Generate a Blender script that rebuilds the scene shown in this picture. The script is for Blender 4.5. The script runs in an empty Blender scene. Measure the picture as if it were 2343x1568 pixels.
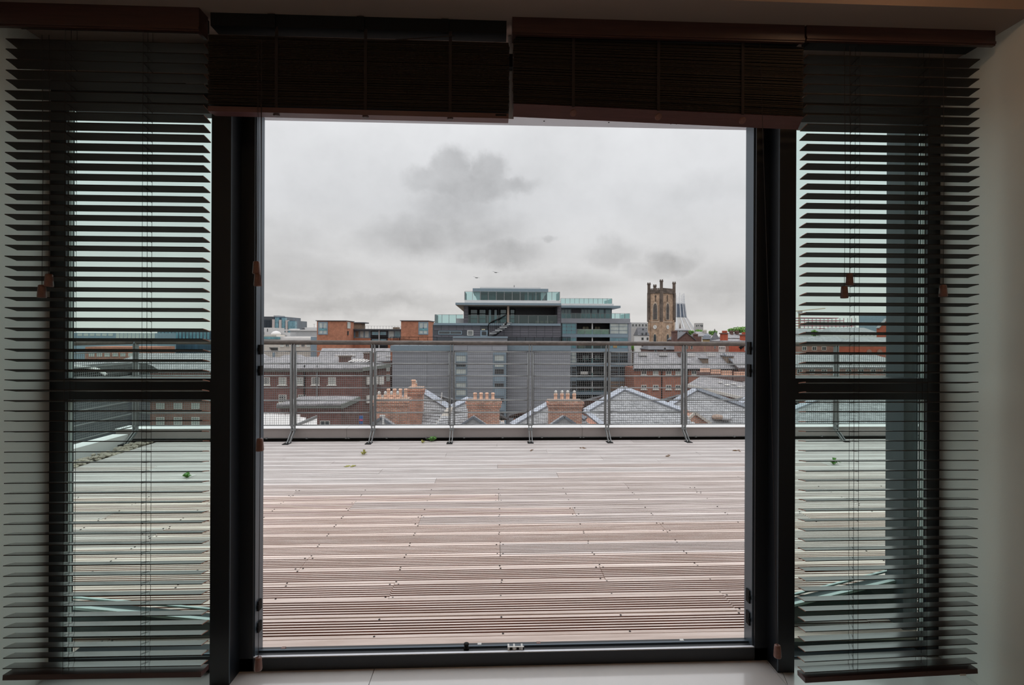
import bpy, math, random
from mathutils import Vector, Matrix

R = math.radians
rnd = random.Random(11)
sc = bpy.context.scene
COL = sc.collection

# ------------------------------------------------------------------ camera
F, CX, HY, CAMZ = 1110.0, 1171.5, 768.0, 1.52
ROT = Matrix.Rotation(R(-2.17), 3, 'Z') @ Matrix.Rotation(R(90), 3, 'X') @ Matrix.Rotation(0.004, 3, 'Z')
cd = bpy.data.cameras.new('camera')
cam = bpy.data.objects.new('camera', cd)
COL.objects.link(cam)
cd.sensor_width = 36.0
cd.lens = F / 2343.0 * 36.0
cd.shift_y = (HY - 784.0) / 2343.0
cd.clip_end = 5000
cd.clip_start = 0.05
cam.matrix_world = Matrix.Translation((0, 0, CAMZ)) @ ROT.to_4x4()
sc.camera = cam
CAM = Vector((0, 0, CAMZ))


def ray(px, py):
    return ROT @ Vector(((px - CX) / F, (HY - py) / F, -1.0))


def at(px, py, Y):
    d = ray(px, py)
    return CAM + d * (Y / d.y)


def onplane(px, py, p0, n):
    d = ray(px, py)
    return CAM + d * ((p0 - CAM).dot(n) / d.dot(n))


# ------------------------------------------------------------------ colour management
sc.view_settings.view_transform = 'Standard'
sc.view_settings.look = 'None'
sc.view_settings.exposure = 0.12
sc.view_settings.gamma = 1.0
sc.view_settings.use_curve_mapping = False
sc.cycles.use_denoising = True
sc.cycles.max_bounces = 8
sc.cycles.transparent_max_bounces = 16
sc.cycles.caustics_reflective = False
sc.cycles.caustics_refractive = False
sc.cycles.sample_clamp_indirect = 4.0

# ------------------------------------------------------------------ overcast sky
SKY_LEVEL = 1.0
world = bpy.data.worlds.new('overcast_sky')
sc.world = world
world.use_nodes = True
wt = world.node_tree
wt.nodes.clear()


def wn(t, **kw):
    n = wt.nodes.new(t)
    for k, v in kw.items():
        setattr(n, k, v)
    return n


def wmath(op, a, b=None, c=None, clamp=False):
    n = wn('ShaderNodeMath', operation=op)
    n.use_clamp = clamp
    for i, s in enumerate((a, b, c)):
        if s is None:
            continue
        if isinstance(s, (int, float)):
            n.inputs[i].default_value = s
        else:
            wt.links.new(s, n.inputs[i])
    return n.outputs[0]


def wvec(op, a, b=None, scale=None):
    n = wn('ShaderNodeVectorMath', operation=op)
    for i, s in enumerate((a, b)):
        if s is None:
            continue
        if isinstance(s, (tuple, list, Vector)):
            n.inputs[i].default_value = tuple(s)
        else:
            wt.links.new(s, n.inputs[i])
    if scale is not None:
        n.inputs['Scale'].default_value = scale
    return n.outputs['Value'] if op in ('LENGTH', 'DOT_PRODUCT', 'DISTANCE') else n.outputs['Vector']


def wnoise(vec, scale, detail, rough=0.55, dist=0.0):
    n = wn('ShaderNodeTexNoise')
    wt.links.new(vec, n.inputs['Vector'])
    n.inputs['Scale'].default_value = scale
    n.inputs['Detail'].default_value = detail
    n.inputs['Roughness'].default_value = rough
    n.inputs['Distortion'].default_value = dist
    return n


def wstep(v, lo, hi):
    n = wn('ShaderNodeMapRange', interpolation_type='SMOOTHSTEP')
    wt.links.new(v, n.inputs[0])
    n.inputs[1].default_value = lo
    n.inputs[2].default_value = hi
    return n.outputs[0]


tc = wn('ShaderNodeTexCoord')
D = wvec('NORMALIZE', tc.outputs['Generated'])
sep = wn('ShaderNodeSeparateXYZ')
wt.links.new(D, sep.inputs[0])
el = wmath('MAXIMUM', sep.outputs[2], 0.0)
# flat cloud deck seen in perspective
den = wmath('ADD', el, 0.16)
comb = wn('ShaderNodeCombineXYZ')
wt.links.new(wmath('DIVIDE', sep.outputs[0], den), comb.inputs[0])
wt.links.new(wmath('DIVIDE', sep.outputs[1], den), comb.inputs[1])
layer = comb.outputs[0]
warp = wnoise(D, 5.0, 4.0)
edge = wnoise(D, 34.0, 8.0, 0.62)
edge2 = wnoise(D, 11.0, 4.0, 0.55)
Dw = wvec('ADD', D, wvec('SCALE', wvec('SUBTRACT', edge.outputs['Color'], (0.5, 0.5, 0.5)), None, 0.034))
Dw = wvec('ADD', Dw, wvec('SCALE', wvec('SUBTRACT', edge2.outputs['Color'], (0.5, 0.5, 0.5)), None, 0.05))
deck_n = wstep(wnoise(layer, 0.75, 6.0, 0.5, 0.3).outputs[0], 0.40, 0.68)
fine_n = wstep(wnoise(D, 9.0, 6.0, 0.55).outputs[0], 0.38, 0.72)
dark = wmath('ADD', wmath('MULTIPLY', deck_n, 0.075), wmath('MULTIPLY', fine_n, 0.04))


def blob(px, py, rx, ry, strength, soft=0.55):
    """a cumulus bank standing in one direction of the sky"""
    d0 = ray(px, py).normalized()
    v = wvec('SUBTRACT', Dw, d0)
    k = F
    v = wvec('MULTIPLY', v, (k / rx, k / max(rx, ry), k / ry))
    ln = wvec('LENGTH', v)
    m = wmath('SUBTRACT', 1.0, wstep(ln, soft, 1.15))
    return wmath('MULTIPLY', m, strength * .72)


banks = [(1030, 388, 54, 46, .215, .55), (1118, 395, 52, 44, .205, .55), (982, 420, 66, 42, .205, .4), (1070, 428, 118, 46, .225, .5),
         (1150, 426, 90, 26, .20, .35), (1050, 480, 125, 62, .21, .25), (950, 540, 150, 62, .20, .15), (1085, 530, 125, 72, .205, .2), (1140, 580, 125, 44, .215, .3), (860, 560, 110, 50, .13, .05),
         (1410, 585, 72, 46, .18, .3), (1475, 622, 70, 34, .15, .2), (1535, 602, 72, 42, .22, .3),
         (1640, 650, 140, 55, .15, .1), (700, 640, 240, 65, .13, .05), (640, 560, 140, 95, .09, .05), (820, 690, 340, 34, .19, .05), (1610, 440, 110, 44, .09, .05),
         (1252, 548, 24, 10, .15, .2), (790, 450, 200, 140, .07, .05), (1250, 655, 250, 44, .12, .05), (1600, 500, 130, 70, .05, .05)]
acc = None
for b in banks:
    o_ = blob(*b)
    acc = o_ if acc is None else wmath('MAXIMUM', acc, o_)
acc = wmath('MULTIPLY', acc, wmath('ADD', 0.55, wmath('MULTIPLY', wnoise(D, 13.0, 7.0, .6, .4).outputs[0], 0.9)))
dark = wmath('ADD', dark, acc)
tex_on = wmath('MULTIPLY', wmath('SUBTRACT', wnoise(D, 26.0, 5.0, .6).outputs[0], 0.5), wmath('ADD', wmath('MULTIPLY', acc, .42), 0.03))
dark = wmath('ADD', dark, tex_on)
bright = wmath('SUBTRACT', 0.665, dark)
# an overcast sky is brighter towards the zenith
zen = wmath('ADD', 1.0, wmath('MULTIPLY', wmath('POWER', el, 3.0), 3.0))
bright = wmath('MULTIPLY', bright, zen)
colr = wn('ShaderNodeMix', data_type='RGBA')
wt.links.new(wmath('MULTIPLY', el, 4.0, clamp=True), colr.inputs['Factor'])
colr.inputs['A'].default_value = (1.0, 0.975, 0.945, 1)
colr.inputs['B'].default_value = (0.962, 0.975, 1.0, 1)
# below the horizon: haze colour of the far ground
below = wstep(sep.outputs[2], -0.05, 0.0)
bg = wn('ShaderNodeBackground')
wt.links.new(colr.outputs['Result'], bg.inputs[0])
wt.links.new(wmath('MULTIPLY', wmath('MULTIPLY', bright, SKY_LEVEL), wmath('ADD', wmath('MULTIPLY', below, .7), .3)), bg.inputs[1])
wo = wn('ShaderNodeOutputWorld')
wt.links.new(bg.outputs[0], wo.inputs[0])

# ------------------------------------------------------------------ room lamps (behind the photographer)
LAMP_POWER = 3.4
for i, (lx, ly) in enumerate(((1.5, 1.35), (-0.9, -1.0), (0.25, -2.0))):
    ld = bpy.data.lights.new('ceiling_lamp', 'POINT')
    ld.energy = LAMP_POWER * (.36 if i == 0 else 1.0)
    ld.color = (1.0, 0.68, 0.42) if i == 0 else (1.0, 0.84, 0.66)
    ld.shadow_soft_size = 0.03
    lo = bpy.data.objects.new('ceiling_lamp', ld)
    lo.location = (lx, ly, 2.94 if i == 0 else 2.86)
    COL.objects.link(lo)


# ------------------------------------------------------------------ materials
def mat(name, col, rough=0.6, metal=0.0, var=0.0, vscale=3.0, bump=0.0, bscale=40.0, spec=0.5, rand=0.0, coat=0.0, stretch=None, col2=None, coat_ior=1.5):
    m = bpy.data.materials.new(name)
    m.use_nodes = True
    nt = m.node_tree
    p = nt.nodes['Principled BSDF']
    p.inputs['Base Color'].default_value = (*col, 1)
    p.inputs['Roughness'].default_value = rough
    p.inputs['Metallic'].default_value = metal
    p.inputs['Specular IOR Level'].default_value = spec
    p.inputs['Coat Weight'].default_value = coat
    p.inputs['Coat Roughness'].default_value = 0.18
    p.inputs['Coat IOR'].default_value = coat_ior
    src = None
    L = nt.links.new
    if var or bump or rand:
        t = nt.nodes.new('ShaderNodeTexCoord')
        vec = t.outputs['Object']
        if stretch:
            mp = nt.nodes.new('ShaderNodeMapping')
            mp.inputs['Scale'].default_value = stretch
            L(vec, mp.inputs[0])
            vec = mp.outputs[0]
        if rand:
            oi = nt.nodes.new('ShaderNodeObjectInfo')
            va = nt.nodes.new('ShaderNodeVectorMath')
            va.operation = 'MULTIPLY_ADD'
            cb = nt.nodes.new('ShaderNodeCombineXYZ')
            for k in range(3):
                L(oi.outputs['Random'], cb.inputs[k])
            L(cb.outputs[0], va.inputs[0])
            va.inputs[1].default_value = (37.0, 53.0, 71.0)
            L(vec, va.inputs[2])
            vec = va.outputs[0]
    if var or rand:
        mix = nt.nodes.new('ShaderNodeMix')
        mix.data_type = 'RGBA'
        n = nt.nodes.new('ShaderNodeTexNoise')
        n.inputs['Scale'].default_value = vscale
        n.inputs['Detail'].default_value = 6
        n.inputs['Roughness'].default_value = 0.65
        L(vec, n.inputs['Vector'])
        mr = nt.nodes.new('ShaderNodeMapRange')
        mr.inputs[1].default_value = 0.3
        mr.inputs[2].default_value = 0.7
        L(n.outputs[0], mr.inputs[0])
        L(mr.outputs[0], mix.inputs['Factor'])
        v = max(var, 0.001)
        a = [c * (1 - v) for c in col]
        b = [min(1, c * (1 + v)) for c in (col2 or col)]
        mix.inputs['A'].default_value = (*a, 1)
        mix.inputs['B'].default_value = (*b, 1)
        src = mix.outputs['Result']
        if rand:
            hs = nt.nodes.new('ShaderNodeHueSaturation')
            mr2 = nt.nodes.new('ShaderNodeMapRange')
            L(oi.outputs['Random'], mr2.inputs[0])
            mr2.inputs[3].default_value = 1 - rand
            mr2.inputs[4].default_value = 1 + rand
            L(mr2.outputs[0], hs.inputs['Value'])
            L(src, hs.inputs['Color'])
            src = hs.outputs[0]
        L(src, p.inputs['Base Color'])
    if bump:
        bn = nt.nodes.new('ShaderNodeTexNoise')
        bn.inputs['Scale'].default_value = bscale
        bn.inputs['Detail'].default_value = 4
        L(vec, bn.inputs['Vector'])
        bp = nt.nodes.new('ShaderNodeBump')
        bp.inputs['Strength'].default_value = bump
        bp.inputs['Distance'].default_value = 0.01
        L(bn.outputs[0], bp.inputs['Height'])
        L(bp.outputs[0], p.inputs['Normal'])
    return m


def brickmat(name, c1, c2, mortar, w=0.225, h=0.075, mw=0.010, rough=0.85, offset=0.5, roof=False, var=.25):
    m = bpy.data.materials.new(name)
    m.use_nodes = True
    nt = m.node_tree
    L = nt.links.new
    p = nt.nodes['Principled BSDF']
    p.inputs['Roughness'].default_value = rough
    p.inputs['Specular IOR Level'].default_value = 0.3
    t = nt.nodes.new('ShaderNodeTexCoord')
    s = nt.nodes.new('ShaderNodeSeparateXYZ')
    L(t.outputs['Object'], s.inputs[0])
    add = nt.nodes.new('ShaderNodeMath')
    add.operation = 'ADD'
    cb = nt.nodes.new('ShaderNodeCombineXYZ')
    if roof:
        L(s.outputs[0], cb.inputs[0])
        L(s.outputs[1], add.inputs[0])
        L(s.outputs[2], add.inputs[1])
        L(add.outputs[0], cb.inputs[1])
    else:
        L(s.outputs[0], add.inputs[0])
        L(s.outputs[1], add.inputs[1])
        L(add.outputs[0], cb.inputs[0])
        L(s.outputs[2], cb.inputs[1])
    b = nt.nodes.new('ShaderNodeTexBrick')
    b.offset = offset
    b.inputs['Scale'].default_value = 1.0
    b.inputs['Color1'].default_value = (*c1, 1)
    b.inputs['Color2'].default_value = (*c2, 1)
    b.inputs['Mortar'].default_value = (*mortar, 1)
    b.inputs['Mortar Size'].default_value = mw
    b.inputs['Mortar Smooth'].default_value = 0.2
    b.inputs['Brick Width'].default_value = w
    b.inputs['Row Height'].default_value = h
    L(cb.outputs[0], b.inputs['Vector'])
    n = nt.nodes.new('ShaderNodeTexNoise')
    n.inputs['Scale'].default_value = 1.3 / max(w, .2) * .22
    n.inputs['Detail'].default_value = 7
    n.inputs['Roughness'].default_value = .7
    L(t.outputs['Object'], n.inputs['Vector'])
    mr = nt.nodes.new('ShaderNodeMapRange')
    mr.inputs[1].default_value = .3
    mr.inputs[2].default_value = .7
    mr.inputs[3].default_value = 1 - var
    mr.inputs[4].default_value = 1 + var
    L(n.outputs[0], mr.inputs[0])
    hs = nt.nodes.new('ShaderNodeHueSaturation')
    L(b.outputs['Color'], hs.inputs['Color'])
    L(mr.outputs[0], hs.inputs['Value'])
    L(hs.outputs[0], p.inputs['Base Color'])
    bp = nt.nodes.new('ShaderNodeBump')
    bp.inputs['Strength'].default_value = 0.4
    bp.inputs['Distance'].default_value = 0.01
    bp.invert = True
    L(b.outputs['Fac'], bp.inputs['Height'])
    L(bp.outputs[0], p.inputs['Normal'])
    return m


def glassmat(name, tint, refl=0.04, rough=0.0, grazing=0.75, facing=0.0):
    """thin pane: tinted straight-through light plus a fresnel reflection"""
    m = bpy.data.materials.new(name)
    m.use_nodes = True
    nt = m.node_tree
    nt.nodes.clear()
    L = nt.links.new
    tr = nt.nodes.new('ShaderNodeBsdfTransparent')
    tr.inputs[0].default_value = (*tint, 1)
    gl = nt.nodes.new('ShaderNodeBsdfGlossy')
    gl.inputs['Roughness'].default_value = rough
    gl.inputs['Color'].default_value = (.9, .97, .97, 1)
    fr = nt.nodes.new('ShaderNodeLayerWeight')
    fr.inputs[0].default_value = 0.5
    pw = nt.nodes.new('ShaderNodeMath')
    pw.operation = 'POWER'
    L(fr.outputs['Facing'], pw.inputs[0])
    pw.inputs[1].default_value = 5.0
    mu = nt.nodes.new('ShaderNodeMath')
    mu.operation = 'MULTIPLY_ADD'
    mu.use_clamp = True
    L(pw.outputs[0], mu.inputs[0])
    mu.inputs[1].default_value = grazing
    mu.inputs[2].default_value = refl
    mx = nt.nodes.new('ShaderNodeMixShader')
    L(mu.outputs[0], mx.inputs[0])
    L(tr.outputs[0], mx.inputs[1])
    L(gl.outputs[0], mx.inputs[2])
    o = nt.nodes.new('ShaderNodeOutputMaterial')
    L(mx.outputs[0], o.inputs[0])
    return m


M = {}
M['paint'] = mat('wall_paint', (.85, .87, .835), .55, var=.02, vscale=2, bump=.03, bscale=120)
M['soffit'] = mat('dimmed_soffit_paint', (.30, .225, .19), .7, var=.03, vscale=3)  # pale paint browned, the dim light sits in its colour
M['bulk'] = mat('lamp_warmed_paint', (.78, .47, .24), .7, var=.02)  # orange of the warm lamp light put into the paint
M['dim'] = mat('room_paint', (.72, .69, .64), .8, var=.02)
M['floor'] = mat('pale_floor', (.68, .66, .645), .10, var=.03, vscale=6, spec=.7, coat=1.0, coat_ior=1.7, bump=.02, bscale=15)
M['anth'] = mat('anthracite_aluminium', (.010, .013, .018), .38, var=.1, vscale=4, spec=.5)
M['anth_edge'] = mat('anthracite_edge', (.10, .13, .16), .3, metal=.4, var=.05)
M['alu'] = mat('pale_aluminium', (.84, .87, .93), .5, metal=.0, var=.04)
M['opal'] = mat('opal_door_head', (.80, .84, .90), .5, var=.03)
_nt = M['opal'].node_tree
_tl = _nt.nodes.new('ShaderNodeBsdfTranslucent')
_tl.inputs[0].default_value = (.8, .82, .85, 1)
_mx = _nt.nodes.new('ShaderNodeMixShader')
_mx.inputs[0].default_value = .22
_nt.links.new(_nt.nodes['Principled BSDF'].outputs[0], _mx.inputs[1])
_nt.links.new(_tl.outputs[0], _mx.inputs[2])
_nt.links.new(_mx.outputs[0], _nt.nodes['Material Output'].inputs[0])
M['steel'] = mat('brushed_steel', (.45, .45, .45), .35, metal=.9, var=.05)
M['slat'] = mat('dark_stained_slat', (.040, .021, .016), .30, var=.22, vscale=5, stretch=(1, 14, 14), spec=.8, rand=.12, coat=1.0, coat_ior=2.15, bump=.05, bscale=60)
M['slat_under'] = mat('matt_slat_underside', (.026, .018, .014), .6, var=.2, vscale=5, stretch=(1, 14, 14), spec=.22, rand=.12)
M['slat_end'] = mat('bare_wood', (.30, .13, .08), .6, var=.15, vscale=60)
M['rail_wood'] = mat('red_brown_rail', (.055, .022, .019), .4, var=.25, vscale=6, stretch=(1, 14, 14), coat=.3)
M['lit_rail'] = mat('lit_red_brown_rail', (.10, .036, .036), .42, var=.2, vscale=6, stretch=(1, 14, 14), coat=.3)  # lighter copy of the rail wood, bounced deck light in its colour
M['tassel'] = mat('tassel_wood', (.17, .072, .052), .4, var=.2, vscale=80, coat=.3)
M['cord'] = mat('dark_cord', (.02, .012, .011), .8, var=.2, vscale=300)
M['black'] = mat('matt_black', (.010, .010, .010), .7, var=.1, spec=.2)
M['whiteplastic'] = mat('white_plastic', (.72, .72, .70), .4, var=.03)
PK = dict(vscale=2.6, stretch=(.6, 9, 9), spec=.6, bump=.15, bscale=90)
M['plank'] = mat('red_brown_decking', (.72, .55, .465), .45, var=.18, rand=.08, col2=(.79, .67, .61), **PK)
M['plank_mid'] = mat('half_greyed_decking', (.60, .505, .46), .45, var=.20, rand=.10, col2=(.66, .59, .56), **PK)
M['plank_grey'] = mat('greyed_decking', (.615, .555, .53), .45, var=.22, rand=.10, col2=(.67, .63, .61), **PK)  # weathered grey with the low-angle sheen mixed into its tone
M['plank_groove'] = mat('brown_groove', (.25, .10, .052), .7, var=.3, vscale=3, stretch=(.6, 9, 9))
M['plank_mid_groove'] = mat('half_greyed_groove', (.40, .31, .275), .7, var=.3, vscale=3, stretch=(.6, 9, 9))
M['plank_grey_groove'] = mat('greyed_groove', (.50, .44, .42), .7, var=.3, vscale=3, stretch=(.6, 9, 9))
M['darkgap'] = mat('dark_void', (.03, .025, .022), .9, var=.2)
M['galv'] = mat('galvanised_steel', (.30, .31, .31), .5, metal=.55, var=.18, vscale=14)
M['wire'] = mat('galvanised_wire', (.22, .23, .23), .5, metal=.4, var=.15)
M['galv_dark'] = mat('weathered_galvanised_post', (.235, .245, .245), .55, metal=.4, var=.2, vscale=9)
M['handrail'] = mat('weathered_handrail', (.10, .08, .068), .5, var=.45, vscale=18, bump=.2, bscale=60, stretch=(.5, 1, 1))
M['kerb_face'] = mat('shaded_kerb_face', (.36, .32, .305), .55, var=.05, vscale=2)  # weaker light on the kerb front put into a darker taupe
M['kerb'] = mat('kerb_capping', (.80, .785, .775), .5, var=.05, vscale=2)
M['pebble'] = mat('pebbles', (.36, .31, .25), .75, var=.5, vscale=14)
M['leaf'] = mat('weed_leaf', (.07, .20, .03), .5, var=.3, vscale=40)
M['deadleaf'] = mat('dead_leaf', (.16, .09, .045), .8, var=.4, vscale=50)
M['moss'] = mat('yellow_moss', (.28, .27, .07), .9, var=.4, vscale=60)
M['rusty'] = mat('screw_head', (.02, .013, .011), .7, var=.3)
M['pane'] = glassmat('side_window_glass', (.89, .975, .945), .025, 0.0, .6)
M['balu'] = glassmat('balustrade_glass', (.74, .885, .885), .05, 0.05, .8)
M['reveal_dark'] = mat('dark_cladding_outside', (.055, .075, .088), .35, var=.15, vscale=2, stretch=(8, 8, .4))

M['brick_orange'] = brickmat('orange_brick', (.52, .19, .10), (.44, .155, .085), (.48, .30, .22))
M['brick_red'] = brickmat('dull_red_brick', (.24, .10, .085), (.16, .075, .065), (.27, .18, .16))
M['brick_row'] = brickmat('terrace_brick', (.46, .165, .10), (.37, .125, .08), (.48, .31, .24))
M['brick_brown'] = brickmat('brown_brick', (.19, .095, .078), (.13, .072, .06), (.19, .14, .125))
M['brick_chim'] = brickmat('chimney_brick', (.56, .23, .145), (.36, .17, .125), (.60, .47, .38), mw=.014, var=.45)
M['brick_bright'] = brickmat('bright_red_brick', (.50, .10, .05), (.42, .08, .045), (.4, .15, .1))
M['brick_pink'] = brickmat('pink_brick', (.36, .17, .13), (.28, .13, .10), (.38, .26, .22))
M['cap'] = mat('mossy_stone_cap', (.38, .28, .22), .9, var=.45, vscale=5, bump=.5, bscale=14)
M['pot'] = mat('clay_pot', (.80, .50, .36), .75, var=.18, vscale=4)
M['potcap'] = mat('white_cowl', (.66, .64, .60), .6, var=.15, vscale=6)
M['slate'] = brickmat('slate_roof', (.34, .325, .33), (.25, .245, .255), (.14, .135, .14), w=.32, h=.26, mw=.012, rough=.65, roof=True, var=.3)
M['slate_tile'] = mat('slate_tile', (.36, .365, .375), .55, var=.25, vscale=2.2, bump=.1, bscale=30)
M['slate_base'] = mat('slate_base', (.16, .165, .175), .7, var=.2)
M['slate_dark'] = brickmat('dark_slate', (.15, .15, .16), (.11, .11, .12), (.06, .06, .065), w=.35, h=.28, mw=.012, rough=.6, roof=True)
M['lead'] = mat('lead_flashing', (.37, .40, .455), .5, metal=.1, var=.3, vscale=5, bump=.15, bscale=10)
M['leadd'] = mat('dark_lead', (.15, .17, .20), .5, var=.3, vscale=5)
M['cream'] = mat('cream_render', (.60, .56, .50), .8, var=.1, vscale=1.5)
M['white'] = mat('white_render', (.70, .68, .66), .75, var=.06, vscale=.8)
M['whiteframe'] = mat('white_window_frame', (.72, .70, .65), .5, var=.05)
M['greywall'] = mat('pale_grey_cladding', (.46, .46, .46), .6, var=.06, vscale=.5)
M['darkpane'] = mat('dark_pane', (.035, .045, .05), .12, var=.3, vscale=.8, spec=.9)
M['bluepane'] = mat('blue_pane', (.13, .29, .35), .12, var=.45, vscale=.55, spec=.9)
M['palepane'] = mat('pale_blind_pane', (.50, .55, .52), .25, var=.2, vscale=.8, spec=.7)
M['tealpane'] = mat('teal_pane', (.10, .28, .32), .10, var=.5, vscale=.45, spec=.9, stretch=(1, 1, .3))
M['creampane'] = mat('reflecting_pane', (.42, .40, .30), .2, var=.4, vscale=.5, spec=.7)
M['zinc'] = mat('grey_cladding_panel', (.315, .33, .36), .5, var=.08, vscale=.9, rand=.09)
M['zinc_up'] = mat('purple_grey_cladding_panel', (.125, .118, .135), .5, var=.08, vscale=.9, rand=.10)
M['zinc_dark'] = mat('panel_backing', (.075, .08, .09), .6, var=.1)
M['zinc_cap'] = mat('blue_grey_metal_edge', (.22, .285, .33), .4, metal=.15, var=.06)
M['bluepanel'] = mat('blue_grey_spandrel', (.25, .33, .39), .35, var=.08, vscale=.6)
M['soffitwood'] = mat('pale_timber_soffit', (.42, .33, .26), .7, var=.1)
M['cream_column'] = mat('cream_column', (.62, .48, .38), .7, var=.06)
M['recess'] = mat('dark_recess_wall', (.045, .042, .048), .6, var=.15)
M['blind'] = mat('cream_blind', (.50, .45, .32), .7, var=.35, vscale=.6)
M['stone'] = brickmat('weathered_sandstone', (.52, .36, .25), (.41, .285, .20), (.32, .235, .175), w=.8, h=.4, mw=.02, var=.5)
M['stone_dark'] = mat('sooty_sandstone', (.14, .108, .088), .9, var=.55, vscale=.35)
M['stone_light'] = mat('pale_sandstone', (.50, .385, .29), .85, var=.3, vscale=.4)
M['tracery'] = mat('window_tracery', (.20, .14, .11), .85, var=.3)
M['clock'] = mat('clock_dial', (.74, .72, .68), .6, var=.04)
M['concrete'] = mat('pale_concrete', (.47, .45, .43), .8, var=.12, vscale=.12)
M['cathwhite'] = mat('white_roof_rib', (.62, .63, .65), .6, var=.05, vscale=.1)
M['cathblue'] = mat('blue_lantern_glass', (.10, .125, .17), .3, var=.2, vscale=.1)
M['officeblue'] = mat('dark_blue_glazing', (.045, .085, .125), .2, var=.5, vscale=.12, stretch=(3, 3, .3), spec=.9)
M['officepale'] = mat('pale_pier', (.58, .50, .47), .8, var=.08)
M['foliage'] = mat('tree_leaves', (.12, .26, .035), .7, var=.5, vscale=.35)
M['bark'] = mat('bark', (.10, .075, .055), .9, var=.3)
M['street'] = mat('street_asphalt', (.10, .10, .10), .9, var=.3, vscale=.05)
M['redsteel'] = mat('red_scaffold', (.42, .09, .13), .6, var=.2)
M['crane'] = mat('crane_steel', (.55, .47, .33), .6, var=.1)
M['gull'] = mat('gull_feathers', (.28, .29, .30), .7, var=.3, vscale=6)
M['yellowstone'] = mat('yellow_stone', (.42, .30, .15), .8, var=.2)
M['signblue'] = mat('sign_blue', (.03, .13, .38), .5, var=.05)
M['signred'] = mat('sign_pink', (.62, .07, .14), .5, var=.05)
M['wood'] = mat('brown_timber', (.24, .17, .12), .8, var=.3)
M['louvre'] = mat('dark_reflection_dummy', (.035, .055, .06), .35, var=.15)  # for the added bands in place of window reflections
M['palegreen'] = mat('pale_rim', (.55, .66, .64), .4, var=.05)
M['gutter'] = mat('green_grey_gutter', (.20, .215, .19), .7, var=.2)


# ------------------------------------------------------------------ mesh helpers
class MB:
    def __init__(s):
        s.v, s.f = [], []

    def add(s, vs, fs):
        o = len(s.v)
        s.v += [tuple(v) for v in vs]
        s.f += [tuple(o + i for i in f) for f in fs]
        return s

    def box(s, x0, x1, y0, y1, z0, z1):
        return s.add([(x0, y0, z0), (x1, y0, z0), (x1, y1, z0), (x0, y1, z0), (x0, y0, z1), (x1, y0, z1), (x1, y1, z1), (x0, y1, z1)],
                     [(0, 3, 2, 1), (4, 5, 6, 7), (0, 1, 5, 4), (1, 2, 6, 5), (2, 3, 7, 6), (3, 0, 4, 7)])

    def bar(s, p, q, w, h, up=Vector((0, 0, 1))):
        p, q = Vector(p), Vector(q)
        d = (q - p).normalized()
        u = d.cross(up)
        if u.length < 1e-5:
            u = d.cross(Vector((1, 0, 0)))
        u.normalize()
        n = u.cross(d)
        vs = []
        for c in (p, q):
            for a, b in ((-1, -1), (1, -1), (1, 1), (-1, 1)):
                vs.append(c + u * (a * w / 2) + n * (b * h / 2))
        return s.add(vs, [(0, 1, 2, 3), (7, 6, 5, 4), (0, 4, 5, 1), (1, 5, 6, 2), (2, 6, 7, 3), (3, 7, 4, 0)])

    def prism(s, poly, off):
        """closed prism: planar polygon swept by vector off"""
        n = len(poly)
        off = Vector(off)
        vs = [Vector(p) for p in poly] + [Vector(p) + off for p in poly]
        fs = [tuple(range(n - 1, -1, -1)), tuple(range(n, 2 * n))]
        for i in range(n):
            j = (i + 1) % n
            fs.append((i, j, n + j, n + i))
        return s.add(vs, fs)

    def tube(s, pts, r, n=6, cap=True):
        pts = [Vector(p) for p in pts]
        vs, fs = [], []
        for i, p in enumerate(pts):
            a = pts[max(i - 1, 0)]
            b = pts[min(i + 1, len(pts) - 1)]
            d = (b - a).normalized()
            u = d.cross(Vector((0, 0, 1)))
            if u.length < 1e-3:
                u = Vector((1, 0, 0))
            u.normalize()
            w = u.cross(d)
            rr = r[i] if isinstance(r, (list, tuple)) else r
            for k in range(n):
                t = 2 * math.pi * k / n
                vs.append(p + u * (math.cos(t) * rr) + w * (math.sin(t) * rr))
        m = len(pts)
        for i in range(m - 1):
            for k in range(n):
                k2 = (k + 1) % n
                fs.append((i * n + k, i * n + k2, (i + 1) * n + k2, (i + 1) * n + k))
        if cap:
            fs.append(tuple(range(n - 1, -1, -1)))
            fs.append(tuple((m - 1) * n + k for k in range(n)))
        return s.add(vs, fs)

    def lathe(s, c, prof, n=12, rot=0.0, sx=1.0, sy=1.0):
        c = Vector(c)
        vs, fs = [], []
        for r, z in prof:
            for k in range(n):
                t = 2 * math.pi * k / n + rot
                vs.append(c + Vector((math.cos(t) * r * sx, math.sin(t) * r * sy, z)))
        m = len(prof)
        for i in range(m - 1):
            for k in range(n):
                k2 = (k + 1) % n
                fs.append((i * n + k, i * n + k2, (i + 1) * n + k2, (i + 1) * n + k))
        fs.append(tuple(range(n - 1, -1, -1)))
        fs.append(tuple((m - 1) * n + k for k in range(n)))
        return s.add(vs, fs)

    def mesh(s, name, m=None, smooth=False):
        me = bpy.data.meshes.new(name)
        me.from_pydata(s.v, [], s.f)
        me.validate()
        if m:
            me.materials.append(m)
        if smooth:
            for p in me.polygons:
                p.use_smooth = True
        me.update()
        return me

    def build(s, name, m, parent=None, smooth=False, **kw):
        return link(name, s.mesh(name, m, smooth), parent, **kw)


def wloc(o):
    v = Vector((0, 0, 0))
    while o is not None:
        v += o.location
        o = o.parent
    return v


def link(name, me, parent=None, loc=(0, 0, 0), rot=None, label=None, cat=None, group=None, kind=None):
    o = bpy.data.objects.new(name, me)
    COL.objects.link(o)
    if parent is not None:
        o.parent = parent
        o.location = Vector(loc) - wloc(parent)
    else:
        o.location = loc
    if rot:
        o.rotation_euler = rot
    tag(o, label, cat, group, kind)
    return o


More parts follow.
